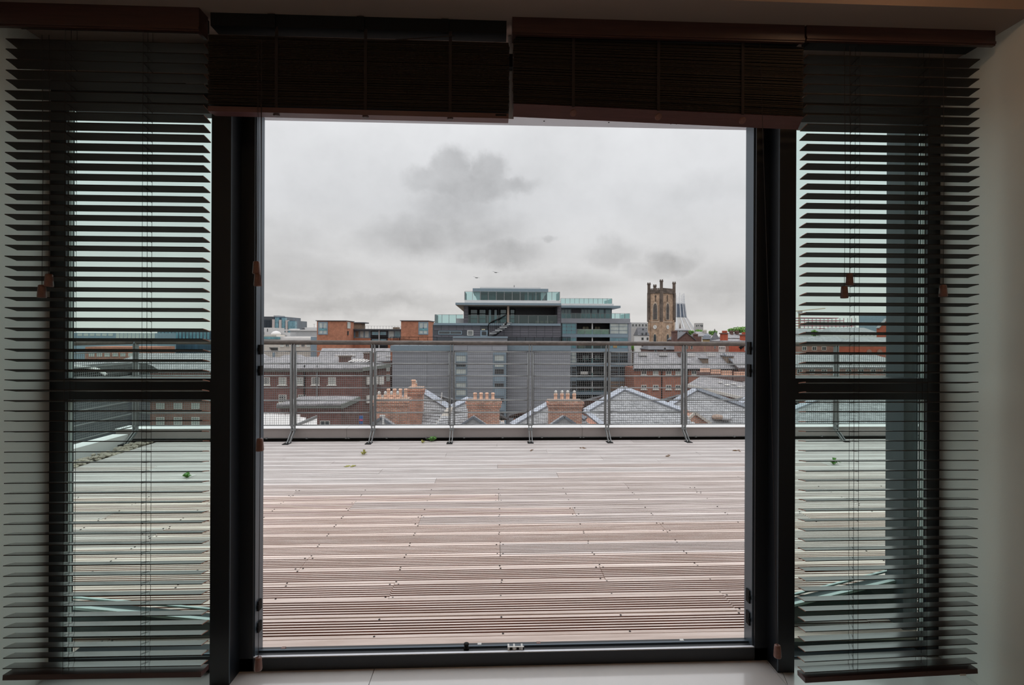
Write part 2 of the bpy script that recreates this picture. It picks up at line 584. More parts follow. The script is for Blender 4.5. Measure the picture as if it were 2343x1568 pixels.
def tag(o, label=None, cat=None, group=None, kind=None):
    if label:
        o['label'] = label
    if cat:
        o['category'] = cat
    if group:
        o['group'] = group
    if kind:
        o['kind'] = kind
    return o


def thing(name, label, cat, loc=(0, 0, 0), group=None, kind=None):
    return link(name, None, None, loc, None, label, cat, group, kind)


def bmb(x0, x1, y0, y1, z0, z1):
    return MB().box(x0, x1, y0, y1, z0, z1)


GROUND = -22.0


def rect(px0, py0, px1, py1, Y):
    ym, xm = (py0 + py1) / 2, (px0 + px1) / 2
    return at(px0, ym, Y).x, at(px1, ym, Y).x, at(xm, py1, Y).z, at(xm, py0, Y).z


def pbox(root, name, m, px0, py0, px1, py1, Y, d, down=False, **kw):
    x0, x1, z0, z1 = rect(px0, py0, px1, py1, Y)
    if down:
        z0 = GROUND
    return bmb(x0, x1, Y, Y + d, z0, z1).build(name, m, root, **kw)


def win(root, px0, py0, px1, py1, Y, nx=2, ny=2, fm='whiteframe', pm='darkpane', t=None, sill=False, name='window'):
    """framed window standing on a wall whose face is at Y; pane is its sub-part"""
    x0, x1, z0, z1 = rect(px0, py0, px1, py1, Y)
    t = t or min(x1 - x0, z1 - z0) * .09
    a, b = Y - .10, Y + .02
    f = MB().box(x0, x1, a, b, z0, z0 + t).box(x0, x1, a, b, z1 - t, z1).box(x0, x0 + t, a, b, z0 + t, z1 - t).box(x1 - t, x1, a, b, z0 + t, z1 - t)
    for i in range(1, nx):
        x = x0 + (x1 - x0) * i / nx
        f.box(x - t * .4, x + t * .4, a + .02, b, z0 + t, z1 - t)
    for i in range(1, ny):
        z = z0 + (z1 - z0) * i / ny
        f.box(x0 + t, x1 - t, a + .02, b, z - t * .35, z + t * .35)
    if sill:
        f.box(x0 - t, x1 + t, a - .1, b, z0 - t * 1.4, z0)
    o = f.build(name, M[fm], root)
    bmb(x0 + t * .5, x1 - t * .5, Y - .05, Y + .01, z0 + t * .5, z1 - t * .5).build('pane', M[pm], o)
    return o


def inside(pt, poly):
    x, y = pt
    c = False
    n = len(poly)
    for i in range(n):
        x1, y1 = poly[i]
        x2, y2 = poly[(i + 1) % n]
        if (y1 > y) != (y2 > y) and x < (x2 - x1) * (y - y1) / (y2 - y1) + x1:
            c = not c
    return c


def roof_plane(root, pts, m='slate', thick=.15, name='roof', slates=None):
    """one roof slope given by 3D points; slates=(w,h) lays overlapping slates on it as real pieces"""
    pts = [Vector(p) for p in pts]
    n = (pts[1] - pts[0]).cross(pts[2] - pts[0]).normalized()
    if n.z < 0:
        n = -n
    o = MB().prism(pts, n * -thick).build(name, M[m], root)
    if slates:
        w, h = slates
        sdir = Vector((0, 0, -1)) - n * n.dot(Vector((0, 0, -1)))
        sdir.normalize()
        u = n.cross(sdir).normalized()
        p0 = pts[0]
        q = [((p - p0).dot(u), (p - p0).dot(sdir)) for p in pts]
        umin, umax = min(a for a, b in q), max(a for a, b in q)
        smin, smax = min(b for a, b in q), max(b for a, b in q)
        mb = MB()
        r, sv = 0, smin
        while sv < smax:
            uu = umin - (r % 2) * w / 2
            while uu < umax + w:
                if inside((uu + w / 2, sv + h / 2), q):
                    g = .006
                    k = rnd.uniform(.028, .045)
                    a = p0 + u * (uu + g) + sdir * sv
                    b = p0 + u * (uu + w - g) + sdir * sv
                    c = p0 + u * (uu + w - g) + sdir * (sv + h * 1.12 + rnd.uniform(0, .015)) + n * k
                    d = p0 + u * (uu + g) + sdir * (sv + h * 1.12 + rnd.uniform(0, .015)) + n * k
                    mb.add([a, b, c, d, c - n * .03, d - n * .03], [(0, 1, 2, 3), (3, 2, 4, 5)])
                uu += w
            r += 1
            sv += h
        mb.build('slates', M['slate_tile'], o, kind='stuff')
    return o


# ================================================================== THE ROOM
XL, XR = at(113, 900, 2.23).x, at(2150, 900, 2.23).x
ZS = 2.80           # soffit over the window niche
ZH = 2.535            # underside of the window head
YF = 2.23            # front of the window frames
tag(bmb(-2.6, 2.6, -3.6, 2.28, -.25, -.012).build('floor', M['floor']), 'pale glossy floor under the window', kind='structure')
fl = bpy.data.objects['floor']
xs = [XL, at(840, 1550, 2.1).x, at(1806, 1555, 2.05).x, XR]
for i in range(3):
    bmb(xs[i] + .0015, xs[i + 1] - .0015, -3.4, 2.25, -.012, 0).build('floor_board', M['floor'], fl)
bmb(XL - .3, XL, -3.6, 2.27, -.2, 3.08).build('wall_left', M['paint'], kind='structure', label='pale painted wall left of the window')
bmb(XR, XR + .3, -3.6, 2.27, -.2, 3.08).build('wall_right', M['paint'], kind='structure', label='pale painted wall right of the window, striped by blind shadows')
bmb(-2.6, 2.6, -3.8, -3.6, -.2, 3.08).build('wall_back', M['dim'], kind='structure')
bmb(-2.6, 2.6, -3.6, 2.4, 2.98, 3.08).build('ceiling', M['bulk'], kind='structure')
bmb(XL, XR, 1.815, 2.20, ZS, 2.98).build('trim_1', M['soffit'], kind='structure', label='dim brown soffit above the blinds')
zz_head = at(1150, 286.5, 2.58).z
wf = bmb(XL, XR, 2.20, 2.34, zz_head + .012, 3.08).build('wall_front', M['soffit'], kind='structure', label='dark lintel over the window')
bmb(-9.0, XL - .3, 2.15, 2.40, -.3, 3.08).build('wall_outer_left', M['white'], kind='structure')
bmb(XR + .3, 11.0, 2.15, 2.40, -.3, 3.08).build('wall_outer_right', M['white'], kind='structure')
# pale head trim outside, over the door opening
hd = bmb(at(560, 280, 2.3).x, at(1760, 280, 2.3).x, 2.16, 2.50, 0, .12)
zz = at(1150, 286.5, 2.58).z
hd = bmb(at(530, 280, 2.6).x, at(1796, 280, 2.6).x, 2.22, 2.58, zz, zz + .012).build('trim_2', M['opal'], kind='structure', label='pale grey door head outside with small screws')
sm = MB()
for px in (945, 1040, 1245, 1393, 1535, 1548, 1665):
    p = at(px, 281, 2.52)
    sm.lathe((p.x, 2.52, zz - .002), [(.004, 0), (.004, .003)], 8)
sm.build('screws', M['black'], hd, kind='stuff')

# posts either side of the opening
for k, (a, b, lab) in enumerate(((482, 527, 'left'), (1782, 1820, 'right'))):
    x0, x1 = at(a, 900, 2.145).x, at(b, 900, 2.145).x
    o = bmb(x0, x1, 2.145, 2.32, 0, ZS).build('trim_%d' % (k + 3), M['anth'], kind='structure', label='black post on the %s of the open doorway' % lab)
    e = x1 if k == 0 else x0
    MB().box(e - .0015, e + .0015, 2.1435, 2.148, .01, ZH).build('edge_bead', M['anth_edge'], o)

# door frame
dr = thing('door_1', 'wide open doorway in a dark anthracite metal frame', None, at(1150, 1510, 2.15), kind='structure')
xa, xb = at(547, 900, YF).x, at(586, 900, 2.25).x
bmb(xa, xb, YF, 2.32, 0, ZH + .15).build('jamb', M['anth'], dr)
bmb(xb - .001, xb + .004, 2.24, 2.315, .05, ZH).build('jamb_bead', M['anth_edge'], dr)  # lighter strip painting the glint along the jamb
xc, xd = at(1724, 900, 2.25).x, at(1762, 900, YF).x
bmb(xc, xd, YF, 2.32, 0, ZH + .15).build('jamb', M['anth'], dr)
bmb(xc - .006, xc + .001, 2.245, 2.315, .05, ZH).build('jamb_bead', M['anth_edge'], dr)
zt = at(1150, 1496, YF).z
bmb(xa, xd, YF, 2.31, 0, zt).build('threshold', M['anth'], dr)
bmb(xb, xc, YF + .004, YF + .016, zt, zt + .004).build('track', M['alu'], dr)
bmb(xb, xc, YF + .045, YF + .055, zt - .002, zt + .007).build('track', M['anth_edge'], dr)
for px, py in ((589, 800), (589, 848), (588, 1383), (588, 1432)):
    p = at(px, py, 2.28)
    bmb(xb, xb + .012, 2.26, 2.29, p.z - .022, p.z + .022).lathe((xb + .010, 2.258, p.z), [(.006, -.008), (.006, .008)], 8).build('catch', M['black'], dr)
for px, py in ((1722, 797), (1722, 848), (1722, 1362), (1722, 1412)):
    p = at(px, py, 2.28)
    bmb(xc - .012, xc - .004, 2.26, 2.29, p.z - .03, p.z + .03).lathe((xc - .012, 2.258, p.z), [(.006, -.008), (.006, .008)], 8).build('catch', M['black'], dr)
p = at(1067, 1490, 2.27)
MB().lathe((p.x, 2.27, zt), [(.013, 0), (.013, .006), (.010, .007), (.010, .018), (.012, .019), (.012, .024)], 14).build('roller', M['black'], dr, True)
p = at(1180, 1488, 2.26)
g = MB().box(p.x - .038, p.x + .038, 2.25, 2.258, zt, zt + .016)
for dx in (-.034, -.008, .028):
    g.box(p.x + dx - .004, p.x + dx + .004, 2.245, 2.27, zt, zt + .019)
g.build('door_guide', M['whiteplastic'], dr)
for dx in (-.021, .010, .0335):
    bmb(p.x + dx - .007, p.x + dx + .005, 2.248, 2.249, zt + .003, zt + .014).build('guide_insert', M['black'], dr)

for px, m_ in ((1097, 'whiteplastic'), (648, 'tassel'), (1232, 'tassel'), (1560, 'whiteplastic')):
    p = at(px, 1495, 2.29)
    bmb(p.x - .009, p.x + .009, 2.285, 2.30, zt, zt + .008).build('track_stop', M[m_], dr)

# side windows
def side_window(n, pxa, pxb, jamb_side, py_top):
    """pxa..pxb the clear glass between jamb and post, jamb on the wall side"""
    w = thing('window_%d' % n, 'tall side window with a black transom behind the %s blind' % ('left' if n == 1 else 'right'), None, at((pxa + pxb) / 2, 1510, 2.15), kind='structure')
    x0, x1 = at(pxa, 900, YF).x, at(pxb, 900, YF).x
    wall = XL if n == 1 else XR
    if n == 1:
        bmb(wall, x0, YF, YF + .045, 0, ZH + .15).build('jamb', M['anth'], w)
        bmb(x0 - .001, x0 + .003, YF + .014, YF + .034, .05, ZH).build('jamb_bead', M['palegreen'], w)  # pale colour paints the highlight on the gasket
    else:
        bmb(x1, wall, YF, YF + .045, 0, ZH + .15).build('jamb', M['anth'], w)
        bmb(x1 - .003, x1 + .001, YF + .014, YF + .034, .05, ZH).build('jamb_bead', M['palegreen'], w)  # same painted highlight on the right jamb
    xm = (pxa + pxb) / 2
    z0, z1 = at(xm, 915, YF).z, at(xm, 866, YF).z
    bmb(x0, x1, YF, 2.31, z0, z1).build('transom', M['anth'], w)
    bmb(x0, x1, YF - .006, YF, z1 - .006, z1).build('transom_lip', M['anth'], w)
    zb = at(xm, 1506, YF).z
    bmb(x0, x1, YF, 2.32, 0, zb).build('bottom_rail', M['anth'], w)
    bmb(x0, x1, YF + .01, YF + .02, zb, zb + .004).build('bottom_bead', M['anth_edge'], w)
    bmb(x0, x1, YF, 2.32, ZH - .005, ZH + .15).build('head_rail', M['anth'], w)
    bmb(x0, x1, YF + .036, YF + .042, z1, ZH).build('pane', M['pane'], w)
    bmb(x0, x1, YF + .036, YF + .042, zb, z0).build('pane', M['pane'], w)
    return w


side_window(1, 149, 484, 'l', 257)
side_window(2, 1818, 2121, 'r', 285)
# dark vertical cladding edges outside the side windows
o = thing('trim_5', 'blue-grey cladding edge with pale bead outside the right window', None, at(2070, 1400, 2.44), kind='structure')
bmb(at(2048, 900, 2.46).x, at(2062, 900, 2.46).x, 2.46, 2.52, .04, 3.0).build('edge', M['reveal_dark'], o)
bmb(at(2060, 900, 2.42).x, at(2068, 900, 2.42).x, 2.42, 2.46, .04, 3.0).build('pale_bead', M['palegreen'], o)
bmb(at(2068, 900, 2.36).x, at(2101, 900, 2.36).x, 2.36, 2.46, .04, 3.0).build('edge', M['reveal_dark'], o)


# ================================================================== BLINDS
YB, SW, ST = 2.0, .050, .0032


def slat_mesh(length):
    n = 4
    vs, fs = [], []
    for sx in (-.5, .5):
        for k in range(n + 1):
            y = -SW / 2 + SW * k / n
            c = .0009 * (1 - (2 * k / n - 1) ** 2)
            vs += [(sx * length, y, c - ST / 2), (sx * length, y, c + ST / 2)]
    m = 2 * (n + 1)
    for k in range(n):
        a = 2 * k
        fs += [(a + 1, a + 3, m + a + 3, m + a + 1)[::-1], (a, a + 2, m + a + 2, m + a)]
    fs += [(0, 1, m + 1, m)[::-1], (m - 2, m - 1, 2 * m - 1, 2 * m - 2)]
    e0 = len(fs)
    for k in range(n):
        a = 2 * k
        fs += [(a, a + 1, a + 3, a + 2), (m + a, m + a + 2, m + a + 3, m + a + 1)]
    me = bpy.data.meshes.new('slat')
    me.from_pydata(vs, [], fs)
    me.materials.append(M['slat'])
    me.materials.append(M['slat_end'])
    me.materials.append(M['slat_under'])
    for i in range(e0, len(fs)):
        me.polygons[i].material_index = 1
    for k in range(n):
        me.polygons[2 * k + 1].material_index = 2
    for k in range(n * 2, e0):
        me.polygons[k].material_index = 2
    me.update()
    return me


def tassel(parent, p):
    prof = [(.0075, .0), (.0115, -.002), (.0125, -.010), (.0150, -.046), (.0140, -.050), (.0060, -.051)]
    return MB().lathe(p, prof[::-1], 14).build('tassel', M['tassel'], parent, True)


def pull_cord(root, px, py0, py1, Y, px2=None, tail=None):
    a = at(px, py0, Y)
    b = at(px2 or px, py1, Y)
    mid = a.lerp(b, .55) + Vector((.004, 0, 0))
    c = MB().tube([a, a.lerp(mid, .5), mid, b], .0011, 5)
    if tail:
        q = at(tail[0], tail[1], Y)
        c.tube([b + Vector((0, 0, -.05)), (b + q) / 2 + Vector((-.004, 0, -.02)), q], .0009, 5)
    o = c.build('pull_cord', M['cord'], root)
    tassel(o, b)
    return o


def ladder(root, X, zs, tilt, zt, zb, lift=True):
    mb = MB()
    hy = SW / 2 + .002
    mb.tube([(X, YB - hy, zt), (X, YB - hy, zb)], .0009, 4)
    mb.tube([(X, YB + hy, zt), (X, YB + hy, zb)], .0009, 4)
    for z in zs:
        mb.bar((X, YB - hy, z + hy * math.tan(tilt) - .003), (X, YB + hy, z - hy * math.tan(tilt) - .003), .0012, .0012)
        mb.bar((X - .010, YB - hy * .4, z + .4 * hy * math.tan(tilt) + .003), (X + .004, YB + hy * .5, z - .5 * hy * math.tan(tilt) + .003), .001, .001)
    mb.build('ladder_cord', M['cord'], root)
    if lift:
        MB().tube([(X, YB, zt), (X, YB, zb)], .0010, 4).build('lift_cord', M['cord'], root)


def valance(root, x0, x1, z0, z1, Y, ret=None):
    mb = MB().box(x0, x1, Y, Y + .014, z0, z1)
    mb.box(x0, x1, Y - .004, Y, z0 + .006, z0 + .016)
    if ret == 'r':
        mb.box(x1 - .014, x1, Y + .014, Y + .06, z0, z1)
    if ret == 'l':
        mb.box(x0, x0 + .014, Y + .014, Y + .06, z0, z1)
    return mb.build('valance', M['rail_wood'], root)


def lowered_blind(label, pxa, pxb, ytop, ybot, nsl, tilt, sag, cords, ladders):
    x0, x1 = at(pxa, 500, YB - .025).x, at(pxb, 500, YB - .025).x
    xm = (pxa + pxb) / 2
    root = thing('venetian_blind', label, 'window blind', ((x0 + x1) / 2, YB, at(xm, ybot + 25, YB).z), 'wooden venetian blinds across the window')
    z1, z0 = at(xm, ytop, YB - .025).z - .010, at(xm, ybot, YB - .025).z
    bmb(x0 + .01, x1 - .01, YB - .028, YB + .03, ZS - .052, ZS).build('headrail', M['black'], root)
    me = slat_mesh(x1 - x0)
    zs = []
    for i in range(nsl):
        t = i / (nsl - 1)
        z = z1 + (z0 - z1) * t + rnd.uniform(-.0012, .0012)
        zs.append(z)
        s_ = sag * max(0, (t - .72) / .28) ** 1.5
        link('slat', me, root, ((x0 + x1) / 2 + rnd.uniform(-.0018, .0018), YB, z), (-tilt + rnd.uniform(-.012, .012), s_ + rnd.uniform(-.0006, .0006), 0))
    zr = z0 - .030
    br = bmb(-(x1 - x0) / 2, (x1 - x0) / 2, -.026, .026, -.010, .010)
    me2 = br.mesh('bottom_rail', M['rail_wood'])
    rail = link('bottom_rail', me2, root, ((x0 + x1) / 2, YB, zr), (-tilt * .3, sag, 0))
    for px in ladders:
        X = at(px, 700, YB - .027).x
        ladder(root, X, zs, tilt, ZS - .05, zr + .01)
    for c in cords:
        pull_cord(root, *c)
    return root, x0, x1, zr


# left lowered blind
root, x0, x1, zr = lowered_blind('wooden venetian blind let down over the left side window, two tassels near its left wall', 10.5, 464.5, 91, 1531, 62, R(12.2), .006,
                                 [(96, 80, 652, 1.955), (112, 80, 627, 1.958)], [147, 325])
valance(root, x0 - .02, at(459, 40, 1.955).x, at(230, 67, 1.95).z, ZS, 1.945, 'r')
# right lowered blind
root, x0, x1, zr = lowered_blind('wooden venetian blind let down over the right side window, tilted lowest slats', 1846, 2241, 127, 1531, 63, R(10.4), -.030,
                                 [(1932, 105, 655, 1.955), (1944, 105, 626, 1.958), (2158, 110, 652, 1.952)], [1966, 2124])
valance(root, at(1842, 90, 1.955).x, x1 + .035, at(2050, 100, 1.95).z, ZS, 1.945)
p0 = at(2215, 1542, 1.96)
bmb(p0.x - .022, p0.x + .004, YB - .0275, YB - .0265, zr - .004, zr + .003).build('maker_tag', M['whiteplastic'], root)


def raised_blind(label, pxa, pxb, py_a, py_b, nsl, tilt_y, rail_rot, cords):
    x0, x1 = at(pxa, 200, YB - .025).x, at(pxb, 200, YB - .025).x
    xm = (pxa + pxb) / 2
    z1, z0 = at(xm, py_a, YB - .025).z, at(xm, py_b, YB - .025).z
    root = thing('venetian_blind', label, 'window blind', ((x0 + x1) / 2, YB, z0), 'wooden venetian blinds across the window')
    bmb(x0 + .01, x1 - .01, YB - .028, YB + .03, ZS - .052, ZS).build('headrail', M['black'], root)
    me = slat_mesh(x1 - x0)
    for i in range(nsl):
        t = i / (nsl - 1)
        link('slat', me, root, ((x0 + x1) / 2 + rnd.uniform(-.003, .003), YB + rnd.uniform(-.003, .003), z1 + (z0 + .030 - z1) * t),
             (rnd.uniform(-.03, .03), tilt_y * (.25 + .75 * t), 0))
    L = x1 - x0
    br = bmb(-L / 2, L / 2, -.026, .026, -.010, .010).mesh('bottom_rail', M['lit_rail'])
    rail = link('bottom_rail', br, root, ((x0 + x1) / 2, YB, z0 + .012), (rail_rot, tilt_y, 0))
    for px in cords:
        X = at(px, 200, YB - .03).x
        zz0 = z0 + .02 - tilt_y * (X - (x0 + x1) / 2)
        MB().bar((X, YB - .029, ZS - .05), (X, YB - .029, zz0), .012, .0012, Vector((0, 1, 0))).build('ladder_cord', M['cord'], root)
    return root, x0, x1, z0, rail


root, x0, x1, z0, rail = raised_blind('wooden venetian blind pulled up above the left half of the open doorway', 476, 1164, 88, 263, 56, .004, R(4), (632, 836, 1030))
for px in (632, 836, 1030):
    p = at(px, 264, 1.985)
    MB().lathe((p.x, YB - .012, z0 - .0065), [(.010, 0), (.013, .003), (.013, .006)], 14).build('cord_button', M['rail_wood'], root)
    q = at(px - 12, 55, 1.96)
    bmb(q.x - .014, q.x + .014, 1.962, 1.972, ZS - .06, ZS - .005).build('bracket', M['black'], root)
MB().tube([at(583, 83, 1.965), at(640, 84, 1.962), at(760, 90, 1.962), at(900, 92, 1.962), at(1040, 82, 1.965)], .0022, 5).build('tilt_cord', M['cord'], root)
bmb(at(1134, 260, 1.97).x, at(1159, 260, 1.97).x, YB - .0282, YB - .026, z0 + .008, z0 + .014).build('maker_tag', M['black'], root)
pull_cord(root, 597, 90, 1003, 1.94, 594.5)
pull_cord(root, 599, 90, 1504, 1.936, 591)
pull_cord(root, 588, 90, 598, 1.945, 587)
pull_cord(root, 591, 90, 626, 1.942, 590)
root, x0, x1, z0, rail = raised_blind('wooden venetian blind pulled up crookedly above right half of the doorway, red-brown rail showing', 1175, 1838, 98, 266, 56, .024, R(-48), (1312, 1507, 1700))
valance(root, at(1172, 60, 1.955).x, at(1838, 60, 1.955).x, at(1500, 89, 1.95).z, ZS, 1.946, 'l')
for px in (1312, 1507, 1700):
    X = at(px, 262, 1.99).x
    me = MB().lathe((0, 0, 0), [(.006, -.013), (.012, -.013), (.0145, -.010), (.0145, -.008)], 16).mesh('cord_button', M['tassel'])
    o = link('cord_button', me, rail)
    o.location = (X - (x0 + x1) / 2, 0, 0)
    k = MB().bar((-.006, 0, -.0135), (.006, 0, -.0135), .003, .001, Vector((0, 0, 1))).bar((0, -.006, -.0135), (0, .006, -.0135), .003, .001, Vector((0, 0, 1))).mesh('button_cross', M['black'])
me = bmb(-.0125, .0125, -.0262, -.026, -.004, .003).mesh('maker_tag', M['slat_end'])
o = link('maker_tag', me, rail)
o.location = ((x1 - x0) / 2 - .045, 0, -.002)
pull_cord(root, 1739, 100, 1476, 1.945, 1779, (1802, 1567))
# small alloy mounting plate seen in the gap between the two raised blinds
o = thing('blind_bracket', 'small pale mounting bracket in the gap between the raised blinds', 'bracket', at(1169, 160, 2.05))
x0, x1, za, zb = rect(1166, 105, 1173, 265, 2.04)
bmb(x0 - .006, x1 + .006, 2.07, 2.08, za, ZS).build('backing_strip', M['alu'], o)
x0, x1, za, zb = rect(1166, 120, 1172, 150, 2.03)
bmb(x0 - .002, x1 + .002, 2.04, 2.07, za, zb).build('clip', M['black'], o)

# ================================================================== TERRACE
ZD = .05
DN = Vector((0, 0, 1))


def ondeck(px, py, z=ZD):
    return onplane(px, py, Vector((0, 0, z)), DN)


YN, YFAR = 2.3, 6.69
XD0, XD1 = -4.58, 7.4
deck = thing('terrace_deck', 'weathered grooved timber decking of the roof terrace', None, (1, 4, ZD - .03), kind='structure')
bmb(-6.5, 8, 2.33, 7.1, -.5, ZD - .06).build('deck_base', M['darkgap'], deck)
PITCH = .176
WID = PITCH - .0045


def plank_mesh(L, m):
    e, g, r = .0240, .0105, .0121
    prof = [(0, -.020), (0, -.001), (.001, 0)]
    y = e
    for k in range(6):
        prof += [(y, 0), (y + .0008, -.0095), (y + g - .0008, -.0095), (y + g, 0)]
        y += g + r
    prof += [(WID - .001, 0), (WID, -.001), (WID, -.020)]
    n = len(prof)
    vs = [(0, a, b) for a, b in prof] + [(L, a, b) for a, b in prof]
    fs = [(i, n + i, n + i + 1, i + 1)[::-1] for i in range(n - 1)] + [(n - 1, 0, n, 2 * n - 1)[::-1]]
    me = bpy.data.meshes.new('plank')
    me.from_pydata(vs, [], fs + [tuple(range(n)), tuple(range(2 * n - 1, n - 1, -1))])
    me.materials.append(M[m])
    me.materials.append(M[m + '_groove'])
    for k in range(6):
        for q in (3, 4, 5):
            me.polygons[k * 4 + q].material_index = 1
    me.update()
    return me


pm = {}
ref = ondeck(620, 1465).y
y = ref
while y - PITCH > 2.235:
    y -= PITCH
row = 0
y_first = y
screws = MB()
JO = [-4.36 + .63 * k for k in range(20)]
joint_cycle = [(4, 10, 16), (1, 7, 13), (5, 12, 17), (2, 8, 14), (6, 11, 18), (3, 9, 15)]
while y < YFAR:
    js = [XD0] + [JO[j] for j in joint_cycle[row * 5 % 6]] + [XD1]
    for a, b in zip(js, js[1:]):
        L = round(b - a - .003, 3)
        if L < .1:
            continue
        wz = (y - 2.3) / (YFAR - 2.3) + rnd.uniform(-.2, .2)  # boards greyer with distance: weathering, plus grazing sheen put into the colour
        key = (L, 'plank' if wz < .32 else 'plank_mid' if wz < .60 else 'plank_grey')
        if key not in pm:
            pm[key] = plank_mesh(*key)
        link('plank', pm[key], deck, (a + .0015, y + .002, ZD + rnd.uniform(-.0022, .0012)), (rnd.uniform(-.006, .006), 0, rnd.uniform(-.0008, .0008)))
    for j in JO:
        for yy in (y + .015, y + WID - .013):
            near = any(abs(j - q) < .01 for q in js)
            for dx in ((-.022, .022) if near else (0,)):
                if y < 4.6:
                    screws.lathe((j + dx + rnd.uniform(-.006, .006), yy + rnd.uniform(-.003, .003), ZD - .002), [(.0055, 0), (.0055, .0026)], 7)
    y += PITCH
    row += 1
if y_first - 2.312 > .03:
    for a, b in ((XD0, -1.13), (-1.13, 2.65), (2.65, XD1)):
        bmb(a + .002, b - .002, 2.312, y_first - .003, ZD - .02, ZD - .001).build('plank', M['plank'], deck)
screws.build('screw_heads', M['rusty'], deck, kind='stuff')
DECK_END = y

# kerb along the terrace edge
zk = at(1150, 978.5, 6.89).z
kb = thing('terrace_kerb', 'long white capped kerb under the terrace railing', 'kerb', (1, 7, zk - .2))
kx = [-5.2, at(793, 990, 6.89).x, at(1332, 990, 6.89).x, at(1950, 990, 6.89).x, 8.2]
for a, b in zip(kx, kx[1:]):
    bmb(a + .002, b - .002, 6.87, 7.13, zk - .006, zk).build('capping', M['kerb'], kb)
    bmb(a + .002, b - .002, 6.89, 7.13, zk - .135, zk - .006).build('kerb_face', M['kerb_face'], kb)
bmb(-5.2, 8.2, 6.95, 7.11, -.45, zk - .135).build('kerb_plinth', M['darkgap'], kb)
cl = MB()
for px in (610, 702, 792, 798, 885, 975, 1062, 1150, 1240, 1328, 1335, 1420, 1508, 1592, 1680, 1780, 1880):
    X = at(px, 1001, 6.89).x
    cl.box(X - .012, X + .012, 6.88, 6.93, zk - .15, zk - .128)
cl.build('clips', M['galv'], kb, kind='stuff')
bmb(-5.2, 8.2, 6.882, 6.89, zk - .142, zk - .137).build('drip_edge', M['galv_dark'], kb)

# ---- railing
YR = 6.825
rail_root = thing('terrace_railing', 'galvanised terrace railing with wire mesh infill and a weathered brown handrail', 'railing', (1, YR, zk))
zhr = at(1150, 785.5, YR).z
post_px = [351, 671.5, 854, 1034, 1213.5, 1389.5, 1565, 1742, 1913, 2086]
PX = [at(p, 880, YR).x for p in post_px]
PX.append(2 * PX[-1] - PX[-2])
PX[0] = -4.89
PX.insert(1, (PX[0] + PX[1]) / 2)
XEND = PX[-1]
zr_list = [at(1150, p, YR).z for p in (805.5, 833, 860.5, 888, 916, 944, 972)]
MB().tube([(PX[0], YR, zhr), (XEND, YR, zhr)], .031, 12).build('handrail', M['handrail'], rail_root, True)
pmesh = {}
for i, X in enumerate(PX):
    if i == 1:
        continue
    mb = MB()
    for dx in (-.018, .018):
        mb.box(X + dx - .005, X + dx + .005, YR - .028, YR + .028, zk - .03, zhr - .02)
        mb.prism([(X + dx - .005, YR - .028, zk - .03), (X + dx - .005, YR + .028, zk - .03), (X + dx - .005, YR - .14, ZD), (X + dx - .005, YR - .19, ZD)], (.010, 0, 0))
    po = mb.build('post', M['galv_dark'], rail_root)
    MB().box(X - .05, X + .03, YR - .25, YR - .13, ZD - .002, ZD + .006).build('base_plate', M['black'], po)
    for z in (zk - .012, zk + .05):
        MB().bar((X - .034, YR - .01, z), (X + .034, YR - .01, z), .022, .022).build('bolt', M['galv_dark'], po)
bays = [(PX[0], PX[2])] + [(PX[i], PX[i + 1]) for i in range(2, len(PX) - 1)]
WP = .0293
for a, b in bays:
    x0, x1 = a + .026, b - .026
    for z in zr_list:
        MB().tube([(x0 + .01, YR, z), (x1 - .01, YR, z)], .0085, 7).build('rail', M['galv'], rail_root, True)
    for x in (x0 + .012, x1 - .012):
        MB().tube([(x, YR, zr_list[0]), (x, YR, zr_list[-1])], .0085, 7).build('rail_end', M['galv'], rail_root, True)
    mb = MB()
    n = int((x1 - x0) / WP)
    w = .0015
    for k in range(1, n):
        x = x0 + (x1 - x0) * k / n
        mb.box(x - w, x + w, YR + .010, YR + .0135, zr_list[-1], zr_list[0])
    n = int((zr_list[0] - zr_list[-1]) / WP)
    for k in range(1, n):
        z = zr_list[-1] + (zr_list[0] - zr_list[-1]) * k / n
        mb.box(x0, x1, YR + .0135, YR + .017, z - w, z + w)
    mb.build('wire_mesh', M['wire'], rail_root, kind='stuff')

# railing returning along the left end of the terrace
r2 = thing('terrace_railing', 'galvanised railing with mesh returning towards the building along the pebble strip', 'railing', (-4.89, 5, zk))
XQ = -4.89
MB().tube([(XQ, 2.9, zhr), (XQ, YR - .08, zhr)], .031, 12).build('handrail', M['handrail'], r2, True)
for Y in (4.9, 3.0):
    MB().box(XQ - .028, XQ + .028, Y - .02, Y + .02, ZD, zhr - .02).build('post', M['galv_dark'], r2)
for z in zr_list:
    MB().tube([(XQ, 3.0, z), (XQ, YR - .08, z)], .0085, 7).build('rail', M['galv'], r2, True)
mb = MB()
for k in range(1, 126):
    yv = 3.02 + k * WP
    mb.box(XQ - .0135, XQ - .010, yv - w, yv + w, zr_list[-1], zr_list[0])
for k in range(1, n):
    z = zr_list[-1] + (zr_list[0] - zr_list[-1]) * k / n
    mb.box(XQ - .017, XQ - .0135, 3.0, YR - .09, z - w, z + w)
mb.build('wire_mesh', M['wire'], r2, kind='stuff')
bmb(XQ - .25, XQ - .05, 2.6, 6.76, -.3, zk - .05).build('side_kerb', M['kerb'], None, label='white side kerb running back along the pebble strip, left', cat='kerb')

